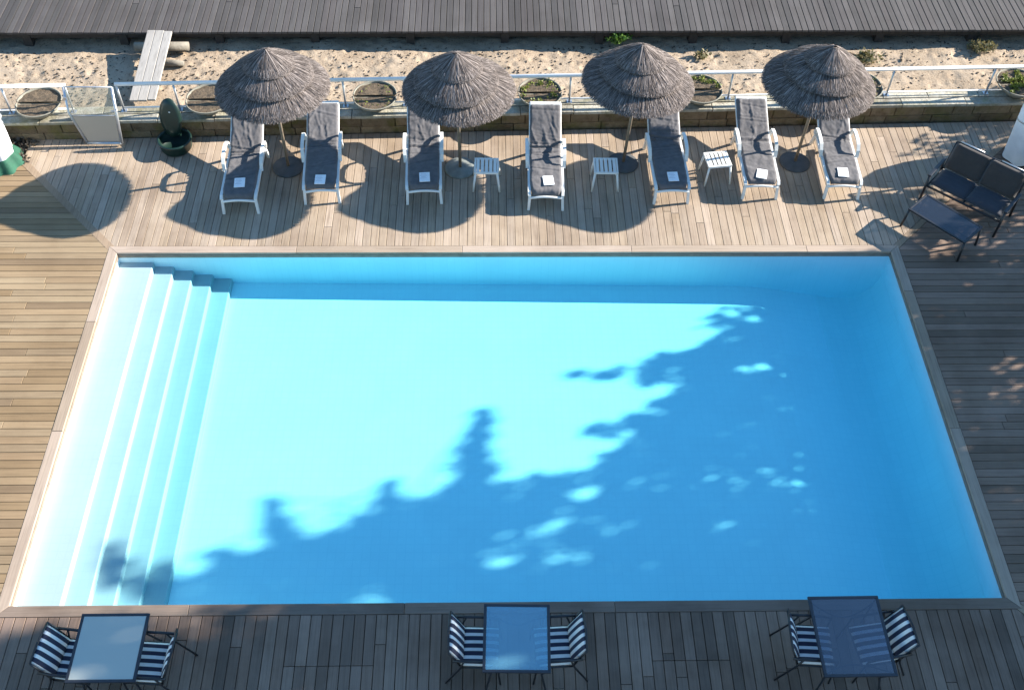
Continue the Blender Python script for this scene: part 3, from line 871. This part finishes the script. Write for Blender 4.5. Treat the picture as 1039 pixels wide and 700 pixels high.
def lounger_back(t, ang):
    bm = bmesh.new()
    b0, b1 = Vector((0, 1.12, .365)), Vector((0, 1.12 + .895 * math.cos(ang), .365 + .895 * math.sin(ang))); d = (b1 - b0)
    an = math.atan2(d.z, d.y); rm = Matrix.Rotation(an, 3, 'X')
    for s in (-1, 1): bm_box(bm, (b0 + b1) / 2 + Vector((s * .275, 0, -.012)), (.04, d.length, .045), rm, .01)
    bm_box(bm, b1 + Vector((0, -.02, -.01)), (.57, .075, .05), rm, .015)
    for f in (.12, .27, .42, .57, .72, .86): bm_box(bm, b0 + d * f + Vector((0, .01, -.02)), (.52, .075, .016), rm, .004)
    obj('backrest', bm, M['white_plastic'], t)

LG = 'white sun loungers in a row before the wall'
lspots = [(-4.36, 13.62, 1.0), (-2.97, 13.87, 3.2), (-1.17, 13.86, 2.0), (.97, 13.70, -1.0), (3.20, 13.86, 1.2), (4.80, 13.98, -1.2), (6.27, 13.98, -2.2)]
llab = ['white lounger with charcoal cover left of the leftmost parasol pole', 'white lounger in shade right of the leftmost parasol pole',
        'white lounger with its foot in shade left of the pale parasol base', 'sunlit white lounger between two white stools, right of the second parasol',
        'white lounger under the third parasol with its foot in shade', 'white lounger left of the rightmost parasol pole, beside a sunlit stool',
        'white lounger at the right end of the row, right of the rightmost parasol pole']
tlab = ['on the lounger left of the leftmost parasol pole', 'on the shaded lounger right of the leftmost parasol pole', 'on the lounger left of the pale parasol base',
        'on the sunlit lounger between the two stools', 'on the lounger under the third parasol', 'on the lounger beside the sunlit stool', 'on the lounger at the right end of the row']
lproto = make_lounger((lspots[0][0], lspots[0][1], 0), R(lspots[0][2]), llab[0])
lroots = [lproto]
for i in range(1, 7):
    lroots.append(dup(lproto, (lspots[i][0], lspots[i][1], 0), R(lspots[i][2]), llab[i]))
leaf_me = None
lf_off = [(.0, .27, 4), (.0, .1, -3), (0.02, .17, 2), (.04, .24, 6), (.02, .18, 1), (.0, .13, -14), (-.02, .17, -4)]
lf_px = [(241, 182), (324, 180)]
for i, t in enumerate(lroots):
    ang = R((27, 17, 26, 30, 28, 20, 25)[i])
    lounger_back(t, ang)
    obj('cover', cushion_mesh(11 + i, ang), M['towel'], t, True)
    dx, dy, a = lf_off[i]
    mt = Matrix.Translation(t.location) @ Matrix.Rotation(R(lspots[i][2]), 4, 'Z')
    w = mt @ Vector((dx, dy, .42))
    lt = thing('leaflet', 'white printed leaflet ' + tlab[i], 'leaflet', w, R(lspots[i][2] + a), 'white leaflets on the loungers')
    obj('sheet', box((0, 0, 0), (.185, .235, .012), None, .003), M['paper'], lt)
    bm = bmesh.new()
    for k, wd in enumerate((.10, .12, .08, .11)): bm_box(bm, (-.02 + wd * .0, .07 - k * .035, .0065), (wd, .008, .001))
    obj('print', bm, M['ink'], lt)

# ------------------------------------------------------------------ side tables
def make_stool(loc, rz, label):
    t = thing('side_table', label, 'side table', loc, rz, 'white slatted side tables by the loungers')
    bm = bmesh.new()
    for k in range(5): bm_box(bm, (-.15 + .075 * k, 0, .42), (.052, .36, .018), None, .004)
    obj('slats', bm, M['white_plastic'], t)
    bm = bmesh.new()
    for s in (-1, 1):
        bm_box(bm, (0, s * .185, .408), (.40, .03, .04), None, .006); bm_box(bm, (s * .20, 0, .408), (.03, .40, .04), None, .006)
    obj('apron', bm, M['white_plastic'], t)
    for sx in (-1, 1):
        for sy in (-1, 1):
            obj('leg', tube([(sx * .19, sy * .175, .40), (sx * .215, sy * .205, .2), (sx * .235, sy * .225, 0)], [.022, .02, .016], 8), M['white_plastic'], t, True)
    return t
s0 = make_stool((-.07, 14.33, 0), R(-1), 'white slatted stool in shade beside the pale parasol base')
dup(s0, (2.05, 14.33, 0), R(-1), 'white slatted stool in shade left of the third parasol pole')
dup(s0, (4.07, 14.50, 0), R(7), 'sunlit white slatted stool between the fifth and sixth loungers')

# ------------------------------------------------------------------ green bin
t = thing('waste_bin', 'dark green plastic bin with its oval lid flipped open', 'bin', (-5.80, 15.30, 0), R(-8))
obj('tub', lathe([(0, .004), (.26, .004), (.285, .05), (.295, .17), (.315, .21), (.31, .235), (.28, .235), (.265, .20), (.25, .07), (0, .06)], 36), M['green_plastic'], t, True)
bm = bmesh.new(); seg = 28; rows = []
for f, in ((0,), (.35,), (.7,), (1,)):
    rows.append([bm.verts.new((-.05 + .20 * f * math.cos(2 * math.pi * k / seg), .20 + .10 * f * math.sin(2 * math.pi * k / seg) - .04 * (1 - f * f), .54 + .36 * f * math.sin(2 * math.pi * k / seg))) for k in range(seg)])
for a, b in zip(rows[0:], rows[1:]):
    for k in range(seg): bm.faces.new((a[k], a[(k + 1) % seg], b[(k + 1) % seg], b[k]))
bmesh.ops.remove_doubles(bm, verts=bm.verts[:], dist=1e-5)
bmesh.ops.solidify(bm, geom=bm.faces[:], thickness=.025)
lid = obj('lid', bm, M['green_plastic'], t, True)
obj('grip', box((-.045, .19, .64), (.035, .035, .09), None, .008), M['white_plastic'], lid)
obj('neck', box((-.03, .17, .24), (.2, .07, .2), None, .03), M['green_plastic'], t)

# ------------------------------------------------------------------ striped chairs and glass tables
def padded(w, l, th, nx=10, ny=14, puff=.012):
    """cushion centred on the origin: x along l, y along w"""
    bm = bmesh.new(); rows = {}
    for sgn in (1, -1):
        for i in range(nx + 1):
            for j in range(ny + 1):
                u, v = -1 + 2 * i / nx, -1 + 2 * j / ny
                e_ = (1 - u ** 6) * (1 - v ** 6)
                rows[sgn, i, j] = bm.verts.new((u * l / 2, v * w / 2, sgn * (th / 2 * e_ ** .4 + (puff * (1 - u * u) * (1 - v * v) if sgn > 0 else 0) + .004 * math.sin(v * 16) * e_)))
    for sgn in (1, -1):
        for i in range(nx):
            for j in range(ny):
                q = [rows[sgn, i, j], rows[sgn, i + 1, j], rows[sgn, i + 1, j + 1], rows[sgn, i, j + 1]]
                bm.faces.new(q if sgn > 0 else q[::-1])
    bmesh.ops.remove_doubles(bm, verts=bm.verts[:], dist=1e-4)
    return bm
def make_chair(loc, rz, label):
    """faces local +x"""
    t = thing('garden_chair', label, 'chair', loc, rz, 'striped garden chairs at the glass tables')
    o = obj('seat', padded(.50, .46, .045), M['stripe'], t, True); o.location = (.02, 0, .44)
    o = obj('backrest', padded(.50, .44, .04), M['stripe'], t, True)
    o.location = (-.262, 0, .645)
    o.rotation_euler = (0, R(68), 0)
    bm = bmesh.new()
    for s in (-1, 1):
        bm_tube(bm, [(-.20, s * .262, .43), (-.275, s * .262, .66), (-.345, s * .262, .855)], .014, 8)
    bm_tube(bm, [(-.345, -.262, .855), (-.36, 0, .865), (-.345, .262, .855)], .014, 8)
    for x in (-.2, .25): bm_tube(bm, [(x, -.262, .415), (x, .262, .415)], .012, 8)
    for s in (-1, 1): bm_tube(bm, [(-.2, s * .262, .415), (.25, s * .262, .415)], .013, 8)
    obj('frame', bm, M['black_metal'], t, True)
    for s in (-1, 1):
        bm = bmesh.new(); sweep_pts = [(-.30, s * .285, .66), (-.1, s * .29, .655), (.14, s * .29, .65), (.24, s * .29, .62)]
        bm_tube(bm, sweep_pts, .019, 8); obj('armrest', bm, M['black_metal'], t, True)
        obj('leg', tube([(.24, s * .29, .62), (.25, s * .29, .42), (.28, s * .295, 0)], .013, 8), M['black_metal'], t, True)
        obj('leg', tube([(-.16, s * .285, .655), (-.22, s * .285, .42), (-.40, s * .295, 0)], .013, 8), M['black_metal'], t, True)
    return t

def make_table(cx, cy, lx, ly, rz, label, glass):
    t = thing('glass_table', label, 'table', (cx, cy, 0), rz, 'glass topped garden tables')
    Z = .73; bm = bmesh.new(); f = .018
    for s in (-1, 1):
        bm_box(bm, (0, s * (ly / 2 - f), Z - .01), (lx, f * 2, .03), None, .006); bm_box(bm, (s * (lx / 2 - f), 0, Z - .01), (f * 2, ly - 4 * f - .002, .03), None, .006)
    obj('frame', bm, M['dark_metal'], t)
    obj('glass_top', box((0, 0, Z - .004), (lx - 4 * f - .002, ly - 4 * f - .002, .008)), glass, t)
    for sx in (-1, 1):
        for sy in (-1, 1):
            obj('leg', tube([(sx * (lx / 2 - .03), sy * (ly / 2 - .03), Z - .03), (sx * (lx / 2 - .10), sy * (ly / 2 - .12), .40), (sx * (lx / 2 - .03), sy * (ly / 2 - .04), 0)], .014, 8), M['dark_metal'], t, True)
    bm = bmesh.new()
    for s in (-1, 1):
        bm_tube(bm, [(-lx / 2 + .05 + (lx - .1) * k / 12, s * (ly / 2 - .06 - .15 * math.sin(math.pi * k / 12)), Z - .05 - .1 * math.sin(math.pi * k / 12)) for k in range(13)], .010, 8)
    obj('brace', bm, M['dark_metal'], t, True)
    return t
make_table(-4.63, 5.31, .83, .87, R(0), 'glass table with a pale grey blue sky reflection painted into its top, leftmost of the three', M['glass_pale'])
make_table(.30, 5.385, .82, .88, R(-1.2), 'glass table with the blue of reflected sky painted into its top, middle of the three', M['glass_blue'])
make_table(4.41, 5.375, .89, 1.04, R(.3), 'glass table with a clear smoky top, rightmost of the three', M['glass_dark'])
c0 = make_chair((-5.08, 5.27, 0), R(-8), 'striped chair left of the pale glass table')
dup(c0, (-4.17, 5.24, 0), R(176), 'striped chair right of the pale glass table')
dup(c0, (-.17, 5.40, 0), R(-2), 'striped chair left of the blue glass table')
dup(c0, (.78, 5.40, 0), R(183), 'striped chair right of the blue glass table')
dup(c0, (3.98, 5.38, 0), R(-4), 'striped chair left of the smoky glass table')
dup(c0, (4.78, 5.40, 0), R(188), 'striped chair pulled out right of the smoky glass table')

# ------------------------------------------------------------------ loveseat and coffee table
t = thing('garden_sofa', 'dark two seat garden sofa with brown grey cushions by the pool corner', 'sofa', (8.42, 13.66, 0), R(-41.5))
# local: width along x, faces -y
for s in (-1, 1):
    o = obj('seat_cushion', padded(.52, .652, .10), M['cushion_blue'], t, True); o.location = (s * .325, -.02, .40); 
    o = obj('back_cushion', padded(.50, .652, .10), M['cushion_brown'], t, True); o.location = (s * .325, .33, .66); o.rotation_euler = (R(66), 0, 0)
bm = bmesh.new()
for y in (-.29, .27): bm_tube(bm, [(-.68, y, .33), (.68, y, .33)], .02, 8)
for x in (-.68, 0, .68): bm_tube(bm, [(x, -.29, .33), (x, .27, .33)], .018, 8)
bm_tube(bm, [(-.66, .46, .87), (.66, .46, .87)], .02, 8)
for x in (-.66, .66): bm_tube(bm, [(x, .30, .33), (x, .46, .87)], .02, 8)
obj('frame', bm, M['black_metal'], t, True)
bm = bmesh.new(); 
for s in (-1, 1): bm_tube(bm, [(s * .16, .475, .893), (s * .60, .475, .893)], .014, 8)
obj('top_trim', bm, M['alu'], t, True)
for s in (-1, 1):
    obj('armrest', box((s * .70, -.02, .58), (.06, .62, .03), None, .008), M['black_metal'], t)
    obj('leg', tube([(s * .70, -.30, .57), (s * .70, -.32, .0)], .022, 8), M['black_metal'], t, True)
    obj('leg', tube([(s * .70, .27, .57), (s * .70, .36, .0)], .022, 8), M['black_metal'], t, True)
t = thing('coffee_table', 'low dark metal coffee table with glass top before the sofa', 'coffee table', (7.77, 12.99, 0), R(-48))
bm = bmesh.new()
for s in (-1, 1): bm_box(bm, (0, s * .265, .41), (1.12, .036, .032), None, .006); bm_box(bm, (s * .542, 0, .41), (.036, .49, .032), None, .006)
obj('frame', bm, M['black_metal'], t)
obj('glass_top', box((0, 0, .416), (1.04, .49, .008)), M['glass_coffee'], t)
for sx in (-1, 1):
    for sy in (-1, 1): obj('leg', tube([(sx * .54, sy * .26, .40), (sx * .57, sy * .28, 0)], .02, 8), M['black_metal'], t, True)
bm = bmesh.new(); bm_tube(bm, [(-.5, 0, .3), (.5, 0, .3)], .012, 8)
for s in (-1, 1): bm_tube(bm, [(s * .5, -.25, .39), (s * .5, 0, .3), (s * .5, .25, .39)], .012, 8)
obj('brace', bm, M['black_metal'], t, True)

# ------------------------------------------------------------------ white covers at both edges
def cover(name, loc, prof, hem, label, waves):
    t = thing(name, label, 'covered parasol', loc)
    def fl(pr, amp):
        bm = bmesh.new(); seg = 48; rings = []
        for rr, z in pr:
            rings.append([bm.verts.new(((rr + amp * rr * math.cos(waves * 2 * math.pi * k / seg)) * math.cos(2 * math.pi * k / seg), (rr + amp * rr * math.cos(waves * 2 * math.pi * k / seg)) * math.sin(2 * math.pi * k / seg), z)) for k in range(seg)])
        for a, b in zip(rings, rings[1:]):
            for k in range(seg): bm.faces.new((a[k], a[(k + 1) % seg], b[(k + 1) % seg], b[k]))
        bm.faces.new(rings[-1]); bmesh.ops.recalc_face_normals(bm, faces=bm.faces[:])
        return bm
    obj('cover', fl(prof, .07), M['white_cloth'], t, True)
    obj('strap', fl([(.318, .86), (.342, .868), (.345, .90), (.32, .91)], .07), M['alu'], t, True)
    if hem: obj('hem', fl(hem, .09), M['green_cloth'], t, True)
    return t
cover('folded_parasol', (-8.93, 14.90, 0), [(.30, .18), (.31, .5), (.31, 1.0), (.27, 1.3), (.1, 1.6), (.02, 1.7)], [(.42, .0), (.38, .1), (.31, .22), (.29, .26)], 'white covered parasol with green hem at the left edge', 8)
cover('folded_parasol', (9.86, 15.05, 0), [(.30, .02), (.31, .3), (.33, .7), (.34, 1.0), (.26, 1.3), (.1, 1.5), (.02, 1.55)], None, 'plain white covered parasol behind the sofa at the right edge', 6)

# ------------------------------------------------------------------ small plants on the beach and in the bed
def tuft(name, x, y, z, n, size, mat, label, cat, seed, rad=.1, flat=.5):
    r = random.Random(seed); bm = bmesh.new()
    leafcloud(bm, [((r.gauss(0, rad * .4), r.gauss(0, rad * .3), rad * .4 + r.uniform(0, rad * .3)), rad * .8) for _ in range(9)], n, size, 1, r, flat)
    o = obj(name, bm, mat); o.location = (x, y, z); tag(o, label, cat)
tuft('bush', 2.60, 18.14, SZ + .12, 300, .07, M['bush'], 'small bright green bush at the boardwalk edge', 'bush', 1, .17)
for i, (x, y, s, lb) in enumerate(((7.45, 17.62, .2, 'dry grass tuft behind the rightmost parasol'), (4.2, 17.75, .11, 'small dark weed tuft between the right two parasols'), (9.9, 17.98, .2, 'dry grass tuft under the boardwalk near the right edge'))):
    tuft('grass_tuft', x, y, SZ + .01, 380 if s > .15 else 90, .07, M['drygrass'], lb, 'grass tuft', 10 + i, s, .35)
r = random.Random(5)
bm = bmesh.new()
leafcloud(bm, [((r.uniform(-9.6, -8.5), r.uniform(14.95, 15.5), .03), .12) for _ in range(30)], 1300, .06, 1, r, .4)
o = obj('leaf_litter', bm, M['debris']); tag(o, kind='stuff')
bm = bmesh.new()
for _ in range(120):
    a = r.uniform(0, 1); bm_box(bm, (-8.62 - a * 1.3 + r.gauss(0, .05), 14.97 - a * .35 + r.gauss(0, .05), .02), (r.uniform(.02, .05), r.uniform(.02, .04), .025), Matrix.Rotation(r.uniform(0, 3), 3, 'Z'), .005)
o = obj('gravel', bm, simple('pale_pebbles', (.45, .36, .30), .9, .4, 3)); tag(o, kind='stuff')

# ------------------------------------------------------------------ trees right of the pool
def tree(name, x, y, trunk_h, clumps, leaves, size, label, seed):
    r = random.Random(seed)
    t = thing(name, label, 'tree', (x, y, -.17))
    bm = bmesh.new()
    top_ = max(c[2] for c, _ in clumps)
    pts = [(0, 0, 0), (.1, .05, trunk_h * .5), (.05, .12, trunk_h), (0, 0, top_ * .75), (0, .1, top_ * .95)]
    bm_tube(bm, pts, [.28, .22, .17, .09, .03], 12)
    prev = None
    for c, rad in clumps:
        if rad < .3 and prev:
            bm_tube(bm, [prev, (Vector(prev) + Vector(c)) / 2, c], [.016, .012, .006], 5); prev = c
            continue
        prev = c
        z0 = min(trunk_h + .3 * (c[2] - trunk_h), top_ * .9) if c[2] > trunk_h else trunk_h * .8
        s = Vector((0, .05, max(.6, z0))); e_ = Vector(c); md = (s + e_) / 2 + Vector((0, 0, .15 * (e_ - s).length))
        bm_tube(bm, [s, md, e_], [.05, .03, .012], 6)
    obj('trunk', bm, M['bark'], t, True)
    bm = bmesh.new()
    w = [rad ** 2 for _, rad in clumps]; tot = sum(w)
    for (c, rad), ww in zip(clumps, w):
        sub = []
        for _ in range(max(10, int(26 * rad))):
            v = Vector((r.gauss(0, 1), r.gauss(0, 1), r.gauss(0, 1))).normalized() * rad * r.uniform(.25, 1.0)
            sub.append((Vector(c) + v, rad * r.uniform(.18, .34)))
        leafcloud(bm, sub, max(int(leaves * ww / tot), int(110 + 700 * rad * rad)), min(size, .05 + .3 * rad), 1, r, .8, .3)
    obj('crown', bm, M['leaf'], t)

SX = lambda Xs, Ys, Zr: (Xs + 2.043 * Zr, Ys + .472 * Zr)
# large tree whose crown covers the near half of the pool and the near deck
def crown_from_shadow(X, base, pts, r):
    """clumps at plan distance X whose shadows land on the given ground points (x, y, radius)"""
    out_ = []
    for (sx_, sy_, rad) in pts:
        Xj = X + r.uniform(-.8, .8) * min(1, rad); dx = (Xj - sx_) / 2.043
        out_.append(((Xj - base[0], sy_ + .472 * dx - base[1], dx + .17), rad))
    return out_
def spike(p0, p1, r0, r1, n=10):
    return [(p0[0] + (p1[0] - p0[0]) * k / (n - 1), p0[1] + (p1[1] - p0[1]) * k / (n - 1), r0 + (r1 - r0) * k / (n - 1)) for k in range(n)]
r = random.Random(77)
big = [(-8.3, 3.0, 1.5), (-4.4, 3.6, 1.6), (-5.2, 4.8, 1.0), (-7.0, 5.0, .7), (-3.6, 5.2, .95), (-1.6, 5.2, 1.5), (-1.6, 6.5, .6), (.4, 6.5, .9), (1.6, 6.6, 1.0), (.6, 5.6, 1.3), (1.6, 5.2, 1.6), (2.2, 4.2, 1.8), (3.6, 6.3, 1.5),
       (3.9, 4.0, 1.8), (5.6, 6.3, 1.8), (6.4, 4.6, 1.7), (-.8, 3.4, 1.7), (-9.0, 3.0, 1.5), (7.2, 6.4, 1.6), (8.8, 5.0, 1.7), (10.2, 5.6, 1.6), (4.6, 7.3, .8),
       (-2.6, 6.75, .35), (-3.2, 7.0, .16), (-4.2, 7.3, .12), (-.4, 7.3, .32), (-.9, 7.3, .35), (.6, 7.9, .4), (-1.2, 7.0, .55), (-2.2, 7.05, .45), (-3.1, 6.95, .32), (.1, 7.4, .5), (1.3, 8.0, .5), (-.3, 7.8, .32), (2.2, 8.3, .4), (1.0, 7.2, .6), (2.4, 7.2, .5),
       (1.3, 8.5, .3), (2.1, 8.9, .22), (2.8, 9.0, .25), (3.4, 8.6, .4)]
big += [(-6.4, 5.35, .45), (-5.7, 5.7, .3), (-2.2, 5.95, .5), (-2.9, 5.4, .55), (-1.2, 5.9, .4), (-2.6, 7.25, .5), (-1.7, 7.45, .5), (-.6, 7.8, .5), (.2, 8.1, .45), (-3.4, 7.0, .36), (.9, 8.45, .4)]
big += spike((-1.35, 7.5), (-1.75, 8.6), .20, .07) + spike((1.25, 8.6), (1.52, 10.25), .24, .07, 14) + spike((-.1, 7.9), (.1, 8.9), .22, .08) + spike((-4.3, 7.0), (-4.5, 7.45), .16, .1, 4)
for gx in range(5):
    for gy in range(3):
        if (gx, gy) in ((0, 2), (1, 0), (3, 1)): continue
        if gy == 0 or r.random() < .35: continue
        big.append((.9 + .95 * gx + r.uniform(-.3, .3), 7.35 + .55 * gy + r.uniform(-.15, .15), r.uniform(.26, .36)))
tree('broad_tree', 16.5, 8.6, 2.4, crown_from_shadow(16.5, (16.5, 8.6), big, r), 60000, .17, 'tall broad leafy tree beyond the right edge shading the near deck', 3)
mid = [(6.3, 11.8, .42), (6.9, 11.9, .45), (4.7, 11.25, 0.3), (4.6, 10.3, 0.4), (4, 10, 0.3), (4.4, 8.9, 0.5), (4, 8.5, 0.4), (5.1, 9.4, 0.7), (6.5, 10.4, 0.9), (6.4, 8.5, 1.4), (7.9, 9.6, 1.6), (5.1, 9.95, 0.45), (4.4, 9.3, 0.5), (3.7, 9.25, 0.35), (4.6, 9.75, 0.4), (5.2, 10.4, 0.4), (5.4, 10.75, 0.3), (4.9, 8.1, 0.9), (3.6, 7.9, 0.5), (6.1, 10.9, 0.4), (7, 7.9, 1.5), (6.4, 11.3, 0.85), (8.4, 11.5, 1.1), (6.5, 12.15, 0.5), (5.5, 11.5, 0.4), (5.3, 10.6, 0.42),
       (5.1, 10.95, 0.26), (4.4, 11, 0.2), (3.7, 11.02, 0.13), (3.1, 11.02, 0.08), (5.7, 11.5, 0.25), (5.6, 11.7, 0.16), (6.6, 12.4, 0.25)]
mid += [(8.7 + 1.45 * a + r.uniform(-.3, .3), 5.6 + .74 * b + r.uniform(-.12, .12), r.uniform(.34, .52)) for a in range(4) for b in range(8)]
tree('broad_tree', 15.8, 12.4, 1.6, crown_from_shadow(15.8, (15.8, 12.4), mid, r), 22000, .15, 'mid height leafy tree beyond the right edge shading the deep end', 5)
low = [(8.2, 12.3, .75), (9.0, 11.8, 1.1), (8.6, 13.0, .7), (9.6, 12.6, .9), (10.5, 11.2, 1.2), (10.5, 14.2, 1.1), (9.9, 15.4, .9), (8.4, 13.7, .5), (9.0, 14.2, .55), (7.6, 13.15, .35), (7.2, 12.7, .35), (10.8, 13, 1.1), (9.0, 15.65, .45), (11.4, 16, 1.2), (9.3, 13.9, .7), (7.6, 14.05, .16), (7.0, 13.95, .08), (7.6, 12.0, .5)]
tree('small_tree', 14.8, 14.9, 1.0, crown_from_shadow(14.8, (14.8, 14.9), low, r), 12500, .105, 'low leafy tree beyond the right edge dappling the sofa', 8)

# ------------------------------------------------------------------ camera
f, pitch, yaw, roll, H = 1075.22577, 0.88777584, -0.03122715, 0.02066085, 13.0
cp, sp, cy, sy = math.cos(pitch), math.sin(pitch), math.cos(yaw), math.sin(yaw)
fw = Vector((-sy * cp, cy * cp, -sp)); rt = Vector((cy, sy, 0)); up = rt.cross(fw)
r2 = math.cos(roll) * rt + math.sin(roll) * up; u2 = -math.sin(roll) * rt + math.cos(roll) * up
cam = bpy.data.cameras.new('camera'); co = bpy.data.objects.new('camera', cam); COL.objects.link(co)
mt = Matrix((r2, u2, -fw)).transposed().to_4x4(); mt.translation = (0, 0, H)
co.matrix_world = mt
cam.sensor_width = 36; cam.lens = f / 1039 * 36; cam.clip_end = 3000
scene.camera = co

# ------------------------------------------------------------------ light
w = bpy.data.worlds.new('World'); scene.world = w; w.use_nodes = True
nt = w.node_tree
bg = nt.nodes['Background']
sky = nt.nodes.new('ShaderNodeTexSky'); sky.sky_type = 'NISHITA'; sky.sun_disc = False
sky.sun_elevation = SUN_EL; sky.sun_rotation = math.pi / 2 - SUN_AZ
sky.air_density = 1.85; sky.dust_density = 0; sky.ozone_density = 8.0
nt.links.new(sky.outputs[0], bg.inputs[0]); bg.inputs[1].default_value = .08
sl = bpy.data.lights.new('sun', 'SUN'); sl.energy = 4.7; sl.angle = R(.5); sl.color = (1, .93, .83)
so = bpy.data.objects.new('sun', sl); COL.objects.link(so)
S = Vector((math.cos(SUN_EL) * math.cos(SUN_AZ), math.cos(SUN_EL) * math.sin(SUN_AZ), math.sin(SUN_EL)))
so.rotation_euler = S.to_track_quat('Z', 'Y').to_euler(); so.location = S * 60

scene.view_settings.view_transform = 'Standard'; scene.view_settings.look = 'None'
scene.view_settings.exposure = 1.83; scene.view_settings.gamma = 1
scene.cycles.max_bounces = 12; scene.cycles.diffuse_bounces = 5; scene.cycles.transparent_max_bounces = 16
scene.cycles.volume_bounces = 1
scene.cycles.sample_clamp_indirect = 6
